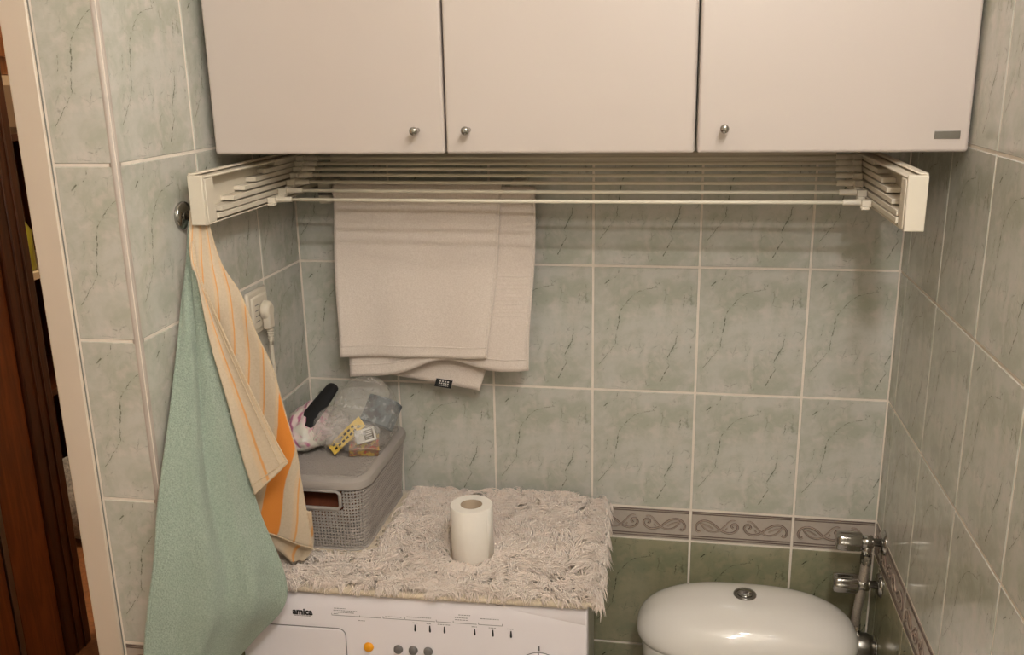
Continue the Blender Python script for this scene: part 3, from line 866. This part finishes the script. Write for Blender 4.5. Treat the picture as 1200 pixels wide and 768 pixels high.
BKX0, BKX1, BKY0, BKY1 = -.585, -.372, -.312, -.030     # basket footprint (world)
ROLL = (-.187, -.288)
rs = np.random.RandomState(5)
def fur():
    N_C = 2600; per = 11
    cxs = rs.uniform(mx0, mx1 + .006, N_C); cys = rs.uniform(my0 + .004, my1, N_C)
    ang = 1.9 * np.sin(9 * cxs + 3 * np.sin(7 * cys)) + 2.1 * np.cos(11 * cys + 4 * cxs) - 1.2 + rs.normal(0, .75, N_C)
    edge = np.clip((cys - (my0 + .05)) / .05, 0, 1)
    ang = ang * edge + (-PI / 2 + rs.normal(0, .9, N_C)) * (1 - edge)
    redge = np.clip((mx1 - .03 - cxs) / .04, 0, 1)
    ang = ang * redge + (rs.normal(-.3, .5, N_C)) * (1 - redge)
    V = []; F = []
    nb = 0
    rings, sides = 5, 3
    cw, sw = math.cos(WR), math.sin(WR)
    for c in range(N_C):
        ln = rs.uniform(.026, .044); tipx = cxs[c] + math.cos(ang[c]) * ln * .72; tipy = cys[c] + math.sin(ang[c]) * ln * .72
        tiph = rs.uniform(.006, .014)
        wx, wy = WX + cxs[c] * cw - cys[c] * sw, WY + cxs[c] * sw + cys[c] * cw
        if BKX0 - .012 < wx < BKX1 + .004 and BKY0 - .002 < wy: continue
        nearb = (wx < BKX1 + .045 and wy > BKY0 - .045)
        dr = math.hypot(wx - ROLL[0], wy - ROLL[1])
        if dr < .034: continue
        if nearb or dr < .065: tiph *= .6
        for k in range(per):
            rx = cxs[c] + rs.normal(0, .0075); ry = cys[c] + rs.normal(0, .0075)
            ry = max(ry, my0 + .001)
            p0 = np.array(mat_surf(min(max(rx, mx0), mx1 + .012), ry)) 
            tx, ty = tipx + rs.normal(0, .0045), tipy + rs.normal(0, .0045)
            tx = max(tx, mx0 - .003)
            ty = max(ty, my0 - .012)
            ty = min(ty, my1 + .006)
            if tx > HW + .012:
                dz = -.9 * (tx - HW - .012); tx = HW + .012 + (tx - HW - .012) * .5
            else: dz = 0
            if ty < my0: dz -= .8 * (my0 - ty)
            p3 = np.array([tx, ty, .008 + tiph * rs.uniform(.6, 1.1) + dz])
            wtx, wty = WX + tx * cw - ty * sw, WY + tx * sw + ty * cw
            if wtx < BKX1 + .004 and wty > BKY0 - .004: continue
            if math.hypot(wtx - ROLL[0], wty - ROLL[1]) < .0395: continue
            p1 = p0 + np.array([0, 0, .012 + tiph * .4]); p2 = p3 * .7 + p0 * .3 + np.array([0, 0, .010])
            d = p3 - p0; side = np.array([-d[1], d[0], 0]); L_ = np.linalg.norm(side) + 1e-9; side /= L_
            wob = rs.normal(0, .0022)
            p2 = p2 + side * wob
            R0 = rs.uniform(.0008, .0013)
            for i in range(rings):
                t = i / (rings - 1)
                p = (1 - t) ** 3 * p0 + 3 * t * (1 - t) ** 2 * p1 + 3 * t * t * (1 - t) * p2 + t ** 3 * p3
                r = R0 * (1 - .85 * t * t)
                V.append(p + side * r * 1.5); V.append(p + np.array([0, 0, r * .7])); V.append(p - side * r * 1.5)
            for i in range(rings - 1):
                for s in range(3):
                    a0 = nb + i * 3 + s; a1 = nb + i * 3 + (s + 1) % 3
                    F.append((a0, a1, a1 + 3, a0 + 3))
            nb += rings * 3
    me = bpy.data.meshes.new('pile'); me.from_pydata([tuple(v) for v in V], [], F); me.materials.append(M['fur'])
    me.polygons.foreach_set('use_smooth', [True] * len(me.polygons))
    o = bpy.data.objects.new('pile', me); COL.objects.link(o); o.parent = mat; o['kind'] = 'stuff'; o['label'] = 'long shaggy cream pile'
fur()

# ------------------------------------------------------------------ toilet roll
rl = empty('toilet_roll', (ROLL[0], ROLL[1], WT + .012), 0, 'white toilet paper roll standing upright on the shaggy mat', 'toilet roll')
b = MB(); R = .0378; r_ = .0195; H = .102
b.lathe([(r_, 0), (R - .001, 0), (R, .0015), (R, H - .0015), (R - .001, H), (r_ + .009, H + .0004), (r_, H), (r_, 0)], n=48, cap=False); b.build('paper', 'paper', rl, True, autos=True)
b = MB(); b.lathe([(r_, .001), (r_, H - .001), (r_ - .001, H - .001), (r_ - .001, .001), (r_, .001)], n=36, cap=False); b.build('core', 'card', rl, True)
b = MB()
b.grid([[((R + .0003) * math.cos(a), (R + .0003) * math.sin(a), z_) for a in [(-.55 + i * .06) for i in range(6)]] for z_ in (.001, H * .5, H - .001)]); b.build('loose_end', 'paper', rl, True, solid=.0006)

# ------------------------------------------------------------------ lidded basket
BZ0, BZ1 = Z(-.476), Z(-.346)
bkx, bky = (BKX0 + BKX1) / 2, (BKY0 + BKY1) / 2
bas = empty('storage_basket', (bkx, bky, BZ0), 0, 'taupe woven-look plastic basket with lid beside the hanging towels', 'basket')
hx, hy = (BKX1 - BKX0) / 2, (BKY1 - BKY0) / 2
def rr_point(s, hx, hy, r):
    """point and outward normal at arc length s on a rounded rectangle; starts mid front going +x"""
    segs = [('l', (0, -hy), (hx - r, -hy)), ('a', (hx - r, -hy + r), -PI / 2), ('l', (hx, -hy + r), (hx, hy - r)), ('a', (hx - r, hy - r), 0.0),
            ('l', (hx - r, hy), (-hx + r, hy)), ('a', (-hx + r, hy - r), PI / 2), ('l', (-hx, hy - r), (-hx, -hy + r)), ('a', (-hx + r, -hy + r), PI), ('l', (-hx + r, -hy), (0, -hy))]
    for sg in segs:
        if sg[0] == 'l':
            a, c = Vector(sg[1]), Vector(sg[2]); ln = (c - a).length
            if s <= ln: d = (c - a).normalized(); return a + d * s, Vector((d.y, -d.x))
        else:
            ln = r * PI / 2
            if s <= ln:
                an = sg[2] + s / r; nrm = Vector((math.cos(an), math.sin(an))); return Vector(sg[1]) + nrm * r, nrm
        s -= ln
    return Vector((0, -hy)), Vector((0, -1))
def rr_len(hx, hy, r): return 4 * (hx + hy - 2 * r) + 2 * PI * r
CR = .035
HB = BZ1 - BZ0
def taper(zf): return -.010 * (1 - zf)          # narrower at the foot
PER = rr_len(hx - .004, hy - .004, CR)
NS, NZ = 110, 16
b = MB()
hole = lambda s, zf: (.70 < zf < .92) and (s < .052 or s > PER - .052)
verts = []
for i in range(NZ + 1):
    zf = i / NZ
    for j in range(NS):
        p, nm = rr_point(PER * j / NS, hx - .004, hy - .004, CR); q = p + nm * (taper(zf) - .0042)
        b.v.append((q.x, q.y, zf * HB))
for i in range(NZ):
    for j in range(NS):
        if hole(PER * (j + .5) / NS, (i + .5) / NZ): continue
        if .04 < (i + .5) / NZ < .96 and rr_point(PER * (j + .5) / NS, hx - .004, hy - .004, CR)[1].y < -.55: continue   # open weave at the front
        b.f.append((i * NS + j, i * NS + (j + 1) % NS, (i + 1) * NS + (j + 1) % NS, (i + 1) * NS + j))
b.f.append(tuple(reversed(range(NS))))
body = b.build('body', 'basket', bas, True, solid=.002)
# woven straps: posts and rows that pass over and under
b = MB(); pitch = .0060; nsx = int(PER / pitch); nz = int(HB / .0062)
for j in range(nsx):
    s = (j + .5) * PER / nsx; p, nm = rr_point(s, hx - .004, hy - .004, CR); tg_ = Vector((-nm.y, nm.x)); side = abs(nm.x) > .8
    for i in range(nz):
        zf = (i + .5) / nz
        if (.66 < zf < .95) and (s < .060 or s > PER - .060): continue
        q = p + nm * taper(zf); c = Vector((q.x, q.y, zf * HB)); n3 = Vector((nm.x, nm.y, 0)); t3 = Vector((tg_.x, tg_.y, 0)); up = Vector((0, 0, 1))
        if side:
            a = (t3 + up * .8).normalized() if (i // 2) % 2 == 0 else (t3 - up * .8).normalized()
            b.obox(c - n3 * .0012, a, n3, a.cross(n3), .0036, .0014, .0014)
        else:
            b.obox(c + n3 * (.0003 if (i + j) % 2 else -.0009), t3, n3, up, .0031, .0012, .0014)
            b.obox(c + n3 * (-.0010 if (i + j) % 2 else .0002), t3, n3, up, .0014, .0012, .0032)
wv = b.build('woven_straps', 'basket', body); wv['kind'] = 'stuff'
# handle opening rim
b = MB()
zl, zh = .665 * HB, .945 * HB
lp = [(-.056, zl + .006), (-.05, zl), (.05, zl), (.056, zl + .006), (.056, zh - .006), (.05, zh), (-.05, zh), (-.056, zh - .006), (-.056, zl + .006)]
b.tube([(x, -hy + .004 - .001 + .010 * (1 - z_ / HB), z_) for x, z_ in lp], .0036, 8); b.build('handle_rim', 'basket', body, True)
b = MB()   # foot band and top band
for zf, w in ((.02, .004), (.985, .003)):
    pts = [(lambda p, nm: (p.x + nm.x * (taper(zf)), p.y + nm.y * (taper(zf)), zf * HB))(*rr_point(PER * j / 80, hx - .004, hy - .004, CR)) for j in range(80)]; pts.append(pts[0])
    b.tube(pts, w * .8, 6, False)
b.build('rim_band', 'basket', body, True)
# lid
b = MB(); PERL = rr_len(hx, hy, CR + .003); NL = 96
prl = [(-.003, -.006), (.0005, -.004), (.0015, .004), (0, .010), (-.006, .0135), (-.013, .0142), (-.015, .0125), (-.05, .0130), (-.085, .0132)]
P = []
for (off, zz) in prl:
    row = []
    for j in range(NL):
        sc_in = max(0, -off)
        p, nm = rr_point(PERL * j / NL, hx, hy, CR + .003)
        if sc_in < .02: q = p + nm * off
        else: f = 1 - sc_in / hx; q = Vector((p.x * f, p.y * (1 - sc_in / hx * .95)))
        row.append((q.x, q.y, zz))
    P.append(row)
b.grid(P, True); k0 = (len(prl) - 1) * NL
b.f.append(tuple(k0 + j for j in range(NL)))
lid = b.build('lid', 'basket', bas, True, loc=(0, 0, HB + .001), autos=True)
b = MB()
iy = 0
yy = -hy + .022
while yy < hy - .02:
    xx = -hx + .022 + (.004 if iy % 2 else 0)
    while xx < hx - .02:
        if not (abs(xx) > hx - .036 and abs(yy) > hy - .036 and math.hypot(abs(xx) - hx + .038, abs(yy) - hy + .038) > .020):
            a = Vector((1, -.32 if iy % 2 else .32, 0)).normalized(); b.obox((xx, yy, .0132), a, Vector((-a.y, a.x, 0)), Vector((0, 0, 1)), .0040, .0014, .0011)
        xx += .0085
    yy += .0050; iy += 1
lw = b.build('lid_weave', 'basket', lid); lw['kind'] = 'stuff'
LIDZ = BZ1 + .001 + .0145
# what shows through the handle hole
b = MB(); P = []
for i in range(9):
    ph = -PI / 2 + PI * i / 8
    P.append([(.075 * math.cos(ph) * math.cos(t) * (1 + .15 * math.sin(3 * t)), .06 * math.cos(ph) * math.sin(t), .053 + .053 * math.sin(ph)) for t in [2 * PI * k / 18 for k in range(18)]])
b.grid(P, True); o = b.build('rolled_cloth', 'brown_cloth', None, True, loc=(bkx, BKY0 + .09, BZ0 + .006)); tag(o, 'reddish brown cloth glimpsed through the basket handle hole', 'cloth')

# ------------------------------------------------------------------ bags and packets on the basket lid
def blob(name, matn, c, rx, ry, rz, seed, crumple, parent=None, n=26, m=40, shear=(0, 0), solid=0, flat=.0, lobes=()):
    rg = random.Random(seed); ks = [(rg.uniform(-1, 1), rg.uniform(-1, 1), rg.uniform(-1, 1), rg.uniform(0, 6), rg.uniform(4, 13)) for _ in range(14)]
    b = MB(); P = []
    for i in range(n + 1):
        ph = -PI / 2 + PI * i / n; row = []
        for j in range(m):
            t = 2 * PI * j / m
            d = Vector((math.cos(ph) * math.cos(t), math.cos(ph) * math.sin(t), math.sin(ph)))
            f = 1 + sum(crumple / (1 + .12 * kf) * abs(math.sin(kf * (a * d.x + bb * d.y + cc * d.z) + p_)) - crumple * .4 / (1 + .12 * kf) for a, bb, cc, p_, kf in ks) 
            for (lx_, ly_, lz_, amp, sharp) in lobes:
                f += amp * max(0, d.dot(Vector((lx_, ly_, lz_)).normalized())) ** sharp
            z_ = rz * d.z * f
            if z_ < 0: z_ *= flat if flat else 1
            row.append((rx * d.x * f + shear[0] * z_, ry * d.y * f + shear[1] * z_, z_))
        P.append(row)
    b.grid(P, True)
    zmin = min(v[2] for v in b.v)
    b.v = [(x, y, z_ - zmin) for x, y, z_ in b.v]
    return b.build(name, matn, parent, True, loc=c, solid=solid)

bagp = empty('plastic_bag', (-.430, -.162, LIDZ), 0, 'crumpled clear plastic bag full of packets on the basket lid', 'bag')
blob('film', 'bag', (0, 0, 0), (.060), .062, .066, 3, .055, bagp, lobes=[(-.2, .6, 1, .40, 4), (.7, .4, .6, .25, 4)], flat=.5, shear=(.05, .12))
blob('crumpled_sleeve', 'bag_sleeve', (-.046, -.020, .010), .040, .034, .032, 11, .07, bagp, lobes=[(-.4, .5, 1, .5, 3)], flat=.7)
def packet(name, matn, c, size, rot, label, bend=0.0):
    b = MB(); hx_, hy_, hz_ = size[0] / 2, size[1] / 2, size[2] / 2
    n = 8
    for (sz) in (1,):
        P = []
        ring = [(-1, -1), (1, -1), (1, 1), (-1, 1)]
        for i in range(n + 1):
            s = -1 + 2 * i / n; zb = bend * (1 - s * s)
            P.append([(hx_ * s, hy_ * a, hz_ * c_ + zb) for a, c_ in ring])
        base = b.grid(P, True); b.f.append((3, 2, 1, 0)); k = n * 4; b.f.append((k, k + 1, k + 2, k + 3))
    o = b.build(name, matn, None, False, bevel=min(.002, hz_ * .4)); o.location = c; o.rotation_euler = rot
    if label: tag(o, *label)
    return o
packet('slate_packet', 'blue_pack', (-.402, -.115, LIDZ + .055), (.062, .055, .03), (.9, .15, -.25), ('slate blue printed packet inside the clear plastic bag', 'packet'), .004)
packet('sachet', 'mix_pack', (-.414, -.190, LIDZ + .017), (.056, .040, .022), (.5, .1, .35), ('yellow and brown printed sachet at the bottom of the clear bag', 'packet'), .003)
yc = packet('yellow_card', 'yellow_card', (-.440, -.208, LIDZ + .042), (.082, .023, .002), (.95, -.75, .25), ('yellow card strip with black print inside the clear bag', 'card'), .001)
for row in (0, 1):
    b = MB()
    for k in range(7 - row * 1):
        x = -.033 + k * .0100; b.box(x, x + .0058, -.0062 + row * .0085, -.0022 + row * .0085, .0014, .0023)
    b.build('print', 'ink', yc)
wl = packet('white_box', 'label_white', (-.402, -.212, LIDZ + .046), (.038, .026, .006), (1.0, -.25, .25), ('small white box with dark window, showing in the clear bag', 'box'))
b = MB(); b.box(-.002, .016, -.009, .009, .0028, .0035); b.build('dark_window', 'dark_card', wl)
b = MB()
for k in range(4): b.box(.001, .013, -.007 + k * .004, -.0055 + k * .004, .0034, .0038)
b.build('print', 'label_white', wl)

o = blob('pink_bag', 'pink', (-.535, -.165, LIDZ), .042, .060, .040, 21, .07, None, flat=.5, lobes=[(.1, .5, 1, .35, 3)]); tag(o, 'pink and white crinkled bag on the basket lid beside the wall', 'bag')
# a black pouch lying across both bags
b = MB(); P = []
for i in range(13):
    s = i / 12; w = .021 * (1 - .3 * s * s) * (.75 + .25 * min(1, 5 * s)); c = Vector((-.530 + .040 * s, -.205 + .070 * s, LIDZ + .050 + .060 * s))
    P.append([c + Vector((w * math.cos(t) * .9, w * math.cos(t) * -.3, w * .62 * math.sin(t))) for t in [2 * PI * k / 14 for k in range(14)]])
b.grid(P, True); b.f.append(tuple(range(14))); b.f.append(tuple(range(12 * 14 + 13, 12 * 14 - 1, -1)))
o = b.build('black_pouch', 'black', None, True); tag(o, 'slim black cloth pouch propped between the pink bag and clear bag', 'pouch')

# ------------------------------------------------------------------ hook with two towels on the left wall
hk = empty('towel_hook', (XL, -.436, Z(.158)), 0, 'round chrome towel hook on the left tiled wall', 'hook')
b = MB(); b.lathe([(.021, 0), (.0225, .003), (.0215, .007), (.013, .009), (.010, .010)], axis='X', n=32); b.build('rosette', 'chrome', hk, True)
b = MB(); b.tube([(.008, 0, 0), (.028, 0, -.002), (.040, 0, .004), (.044, 0, .016)], [.008, .007, .007, .008], 12); b.build('peg', 'chrome', hk, True)

def cloth(name, matn, rows, nr, nc, fold, parent, thick=.003, uvf=None, seed=0):
    A = smooth_rows([tuple(l) + tuple(r) for l, r in rows], nr)
    rg = random.Random(seed); ph = [rg.uniform(0, 6) for _ in range(4)]
    P = []
    for i in range(nr):
        l, r = Vector(A[i][:3]), Vector(A[i][3:]); d = r - l; t = i / (nr - 1)
        nrm = Vector((d.y, -d.x, 0)); nrm = nrm.normalized() if nrm.length > 1e-6 else Vector((0, -1, 0))
        if nrm.y > 0: nrm = -nrm
        P.append([l + d * (j / (nc - 1)) + nrm * fold(j / (nc - 1), t, ph) for j in range(nc)])
    b = MB(); b.grid(P)
    o = b.build(name, matn, parent, True, solid=thick)
    if uvf:
        uv = o.data.uv_layers.new(name='UVMap')
        for lp in o.data.loops:
            i, j = divmod(lp.vertex_index, nc)
            uv.data[lp.index].uv = (uvf(j / (nc - 1), i / (nr - 1)), i / (nr - 1))
    return o, P
def zr(p): return (p[0], p[1], p[2] + ZO)

gt = empty('mint_towel', (-.56, -.45, Z(.15)), 0, 'mint green terry towel hanging from the chrome hook, in front of the striped one', 'towel')
rows = [((-.584, -.428, .160), (-.570, -.430, .160)),
        ((-.582, -.449, .090), (-.566, -.462, .092)), ((-.580, -.476, .051), (-.5530, -.480, .062)), ((-.580, -.507, -.022), (-.540, -.487, -.027)),
        ((-.580, -.550, -.115), (-.523, -.487, -.122)), ((-.582, -.594, -.208), (-.505, -.487, -.221)), ((-.584, -.612, -.255), (-.490, -.487, -.309)),
        ((-.589, -.628, -.325), (-.459, -.487, -.412)), ((-.601, -.640, -.398), (-.463, -.487, -.475)), ((-.612, -.646, -.462), (-.517, -.487, -.538)),
        ((-.622, -.650, -.545), (-.560, -.495, -.590)), ((-.630, -.650, -.64), (-.605, -.560, -.655))]
off = Vector((.56, .45, -.15))
rows_ = [(tuple(Vector(a) + off), tuple(Vector(c) + off)) for a, c in rows]
def gfold(s, t, ph):
    e = math.sin(PI * s)
    return .016 * e * t + .010 * math.exp(-((s - .38) / .10) ** 2) * min(1, 1.6 * t + .25) * (1 - .35 * t) - .006 * math.exp(-((s - .55) / .10) ** 2) + .0045 * math.sin(9 * s + 3.5 * t + ph[0]) * e + .0028 * math.sin(22 * t + 7 * s) * e * t + .0035 * math.sin(17 * s - 6 * t + ph[1]) * e * (.3 + t)
go, GP = cloth('cloth', 'mint', rows_, 110, 60, gfold, gt, .005, seed=2)
b = MB(); b.tube([GP[i][-1] for i in range(8, 110)], .0032, 7); b.build('hem', 'mint', go, True)
b = MB(); b.tube([GP[i][0] for i in range(8, 110)], .0030, 7); b.build('hem', 'mint', go, True)

ot = empty('striped_tea_towel', (-.56, -.45, Z(.15)), 0, 'cream tea towel with orange stripes hanging from the hook behind the mint towel', 'towel')
rows = [((-.574, -.444, .168), (-.552, -.440, .168)), ((-.569, -.468, .104), (-.532, -.446, .090)), ((-.556, -.474, .03), (-.507, -.440, .037)), ((-.550, -.452, -.04), (-.490, -.435, -.026)),
        ((-.542, -.448, -.10), (-.471, -.430, -.083)), ((-.535, -.445, -.19), (-.459, -.422, -.165)), ((-.532, -.440, -.26), (-.449, -.415, -.234)), ((-.530, -.435, -.32), (-.4485, -.408, -.292)), ((-.530, -.432, -.369), (-.445, -.391, -.421))]
rows_ = [(tuple(Vector(a) + off), tuple(Vector(c) + off)) for a, c in rows]
def ofold(s, t, ph): return .006 * math.sin(PI * s) * math.sin(5 * s + 3 * t) + .008 * math.sin(PI * s) * t * (1 - .5 * t)
oo, OP = cloth('cloth', 'tea', rows_, 80, 40, ofold, ot, .0022, uvf=lambda s, t: s + 2.3 * t, seed=3)
b = MB(); b.tube([OP[-1][j] for j in range(40)], .0018, 6); b.tube([OP[i][-1] for i in range(80)], .0014, 6); b.build('hem', 'hem', oo, True)
rows = [((-.5595, -.474, .125), (-.5580, -.474, .125)), ((-.5515, -.494, .096), (-.5480, -.494, .098)), ((-.543, -.500, .070), (-.5365, -.497, .062)), ((-.533, -.501, -.022), (-.506, -.494, -.030)), ((-.516, -.501, -.117), (-.473, -.490, -.120)), ((-.500, -.501, -.215), (-.442, -.486, -.200)), ((-.4865, -.501, -.272), (-.4335, -.484, -.220))]
rows_ = [(tuple(Vector(a) + off), tuple(Vector(c) + off)) for a, c in rows]
fl, FP = cloth('folded_flap', 'tea', rows_, 70, 20, lambda s, t, ph: .003 * math.sin(4 * s + 5 * t), ot, .0022, uvf=lambda s, t: .42 + .50 * s + .02 * t, seed=5)
b = MB(); b.tube([FP[-1][j] for j in range(20)], .0018, 6); b.tube([FP[i][-1] for i in range(70)], .0018, 6); b.tube([FP[i][-4] + Vector((0, -.002, 0)) for i in range(70)], .0008, 5); b.tube([FP[-5][j] + Vector((0, -.002, 0)) for j in range(20)], .0008, 5); b.build('hem', 'hem', fl, True)
rows = [((-.532, -.412, -.34), (-.448, -.376, -.36)), ((-.530, -.410, -.375), (-.449, -.374, -.40)), ((-.522, -.405, -.408), (-.452, -.372, -.428)), ((-.506, -.396, -.428), (-.458, -.374, -.442)), ((-.490, -.388, -.452), (-.470, -.378, -.456))]
rows_ = [(tuple(Vector(a) + off), tuple(Vector(c) + off)) for a, c in rows]
cloth('back_layer', 'tea', rows_, 24, 20, lambda s, t, ph: .003 * math.sin(7 * s), ot, .0022, uvf=lambda s, t: .62 + .3 * s + .3 * t, seed=6)

# ------------------------------------------------------------------ socket, plug and cable on the left wall
so = empty('wall_socket', (XL, -.222, Z(-.048)), 0, 'cream wall socket on the left tiled wall with plug in it', 'socket')
b = MB(); b.box(0, .009, -.040, .040, -.040, .040); b.build('frame', 'cream', so, bevel=.004)
b = MB(); b.box(.006, .013, -.030, .032, -.030, .030); b.build('cover', 'cream', so, bevel=.005)
for k in range(4):
    b = MB(); b.box(.0125, .0135, -.022, -.006, -.016 + k * .010, -.0145 + k * .010); b.build('slot', 'ink_grey', so)
pg = empty('power_plug', (XL + .013, -.213, Z(-.048)), 0, 'cream power plug with ribbed cord plugged into the wall socket', 'plug')
b = MB(); b.lathe([(.017, 0), (.018, .003), (.018, .010), (.013, .016)], axis='X', n=22); b.box(.002, .016, -.011, .011, -.034, -.006); b.build('body', 'cream', pg, bevel=.003)
b = MB()
for k in range(5): b.lathe([(.0068 - .0005 * k, -.036 - .005 * k), (.0068 - .0005 * k, -.0385 - .005 * k)], c=(.010, 0, 0), n=14)
b.tube([(.010, 0, -.03), (.010, 0, -.065)], .0042, 10); b.build('strain_relief', 'cream', pg, True)
b = MB(); b.tube(smooth_rows([(.010, 0, -.06), (.010, .002, -.12), (.009, .008, -.20), (.007, .018, -.30), (.006, .024, -.36), (.006, .028, -.40)], 24), .0036, 10); b.build('cable', 'cream', pg, True)

# ------------------------------------------------------------------ toilet
tl = empty('toilet', (.308, -.004, 0), 0, 'white ceramic toilet cistern with domed lid and chrome push button', 'toilet')
TXc, TYc, ta, tb = .308, -.118, .208, .108
def superell(t, a, c, e):
    ct, st = math.cos(t), math.sin(t)
    return (a * math.copysign(abs(ct) ** (2 / e), ct), c * math.copysign(abs(st) ** (2 / e), st))
b = MB(); P = []
NT = 72
RIM = -.690
rr = [(.965, -.014), (.985, -.012), (1.0, -.002)] 
for (f, dz) in rr:
    P.append([(superell(2 * PI * k / NT, ta * f, tb * f, 2.6)[0], TYc + .004 + superell(2 * PI * k / NT, ta * f, tb * f, 2.6)[1], RIM + dz + ZO) for k in range(NT)])
for i in range(1, 22):
    f = math.cos(PI / 2 * i / 22) ** .8 if i < 22 else 0
    hgt = .072 * (1 - f ** 3.0) ** .5
    P.append([(superell(2 * PI * k / NT, ta * f, tb * f, 2.6)[0], TYc + .004 + superell(2 * PI * k / NT, ta * f, tb * f, 2.6)[1], RIM + hgt + ZO) for k in range(NT)])
b.grid(P, True); k0 = (len(P) - 1) * NT; b.f.append(tuple(k0 + j for j in range(NT))); b.f.append(tuple(reversed(range(NT))))
lidt = b.build('cistern_lid', 'ceramic', tl, True)
b = MB(); P = []
for (f, zz) in ((.80, .40), (.86, .42), (.90, .50), (.955, RIM + ZO - .02), (.965, RIM + ZO - .006)):
    P.append([(superell(2 * PI * k / NT, ta * f, tb * f, 2.8)[0], TYc + .004 + superell(2 * PI * k / NT, ta * f, tb * f, 2.8)[1], zz) for k in range(NT)])
b.grid(P, True); b.f.append(tuple(reversed(range(NT)))); b.f.append(tuple((len(P) - 1) * NT + j for j in range(NT)))
b.build('cistern_body', 'ceramic', tl, True)
btn = MB(); zt_ = RIM + .0715 + ZO
btn.lathe([(.0215, -.006), (.0215, .003), (.0195, .0045), (.0165, .0035), (.0160, .001)], c=(-.003, TYc + .014, zt_), n=32, cap=False); ring = btn.build('button_ring', 'steel', lidt, True)
btn = MB(); btn.lathe([(.0150, -.002), (.0150, .0045), (.0135, .0055), (.006, .006), (.001, .006)], c=(-.003, TYc + .014, zt_), n=32); btn.build('push_button', 'chrome', ring, True)
b = MB(); P = []
for (a_, c_, yy, zz) in ((.10, .14, -.30, 0), (.105, .15, -.30, .05), (.10, .16, -.32, .18), (.15, .21, -.36, .30), (.185, .24, -.38, .375), (.185, .24, -.38, .40), (.14, .19, -.38, .40), (.12, .16, -.37, .33)):
    P.append([(a_ * math.cos(2 * PI * k / 40), yy + .004 + c_ * math.sin(2 * PI * k / 40), zz) for k in range(40)])
b.grid(P, True); b.f.append(tuple(reversed(range(40)))); b.f.append(tuple(7 * 40 + j for j in range(40))); b.build('bowl', 'ceramic', tl, True)
b = MB(); P = []
for (a_, c_, zz) in ((.19, .235, .402), (.195, .24, .41), (.19, .235, .425), (.15, .19, .432), (.02, .02, .433)):
    P.append([(a_ * math.cos(2 * PI * k / 40), -.395 + .004 + c_ * math.sin(2 * PI * k / 40), zz) for k in range(40)])
b.grid(P, True); b.f.append(tuple(4 * 40 + j for j in range(40))); b.f.append(tuple(reversed(range(40)))); b.build('seat_cover', 'ceramic', tl, True)

# ------------------------------------------------------------------ chrome valves and hoses on the right wall
def valve(zc, label, xtip, out):
    v = empty('angle_valve', (XR, -.078, Z(zc)), 0, label, 'valve', 'chrome valves on the right wall')
    b = MB(); b.lathe([(.024, 0), (.024, -.002), (.020, -.007), (.012, -.009)], axis='X', n=30); b.build('rosette', 'chrome', v, True)
    b = MB(); b.lathe([(.0075, -.006), (.0075, -.020), (.0125, -.022), (.0125, -.042), (.008, -.044), (.008, -.052)], axis='X', n=20)
    if out: b.tube([(-.031, 0, -.004), (-.031, -.001, -.026)], [.009, .0095], 14)
    b.build('body', 'chrome', v, True)
    b = MB(); b.lathe([(.010, -.040), (.0165, -.042), (.0185, -.046), (.0185, -.080), (.0170, -.086), (.010, -.088), (.002, -.0885)], axis='X', n=48, flutes=8, fl=.045); tag(b.build('handle', 'chrome', v, True), 'fluted chrome handle')
    return v
valve(-.505, 'upper chrome angle valve with fluted handle, level with the patterned border', .47, True)
valve(-.594, 'lower chrome angle valve, below the patterned border', .465, False)
hs = empty('supply_hose', (.526, -.079, Z(-.535)), 0, 'braided metal supply hose running down from the upper valve to the cistern', 'hose')
pts = smooth_rows([(0, 0, .006), (-.001, -.001, -.03), (-.004, 0, -.08), (-.008, .002, -.13), (-.008, .004, -.17)], 60)
b = MB(); b.tube(pts, [.0082 + .0007 * (i % 2) for i in range(60)], 12); b.build('braid', 'hose', hs, True)
b = MB(); b.lathe([(.0105, .004), (.0105, -.014), (.0085, -.018)], c=(0, 0, 0), n=6); b.build('upper_nut', 'chrome', hs)
b = MB(); b.lathe([(.0105, -.148), (.0105, -.165), (.0085, -.168)], c=(-.008, .004, 0), n=6); b.build('lower_nut', 'chrome', hs)
fi = empty('inlet_fitting', (.53, -.085, Z(-.725)), 0, 'dark chrome inlet fitting beside the cistern lid under the hose', 'fitting')
b = MB(); b.lathe([(.012, -.024), (.022, -.022), (.0265, -.010), (.0265, .010), (.022, .020), (.012, .024)], axis='X', n=28); b.build('nut', 'steel', fi, True)
b = MB(); b.lathe([(.024, .0245), (.022, .0265), (.010, .0265)], axis='X', n=28); b.build('wall_plate', 'chrome', fi, True)
b = MB(); b.lathe([(.009, -.034), (.011, -.030), (.011, -.020)], axis='X', n=20); b.build('collar', 'cream', fi, True)

# ------------------------------------------------------------------ plain floor tiles are the bathroom floor's own material
print('triangles', sum(len(o.data.polygons) * 2 for o in bpy.data.objects if o.type == 'MESH'))
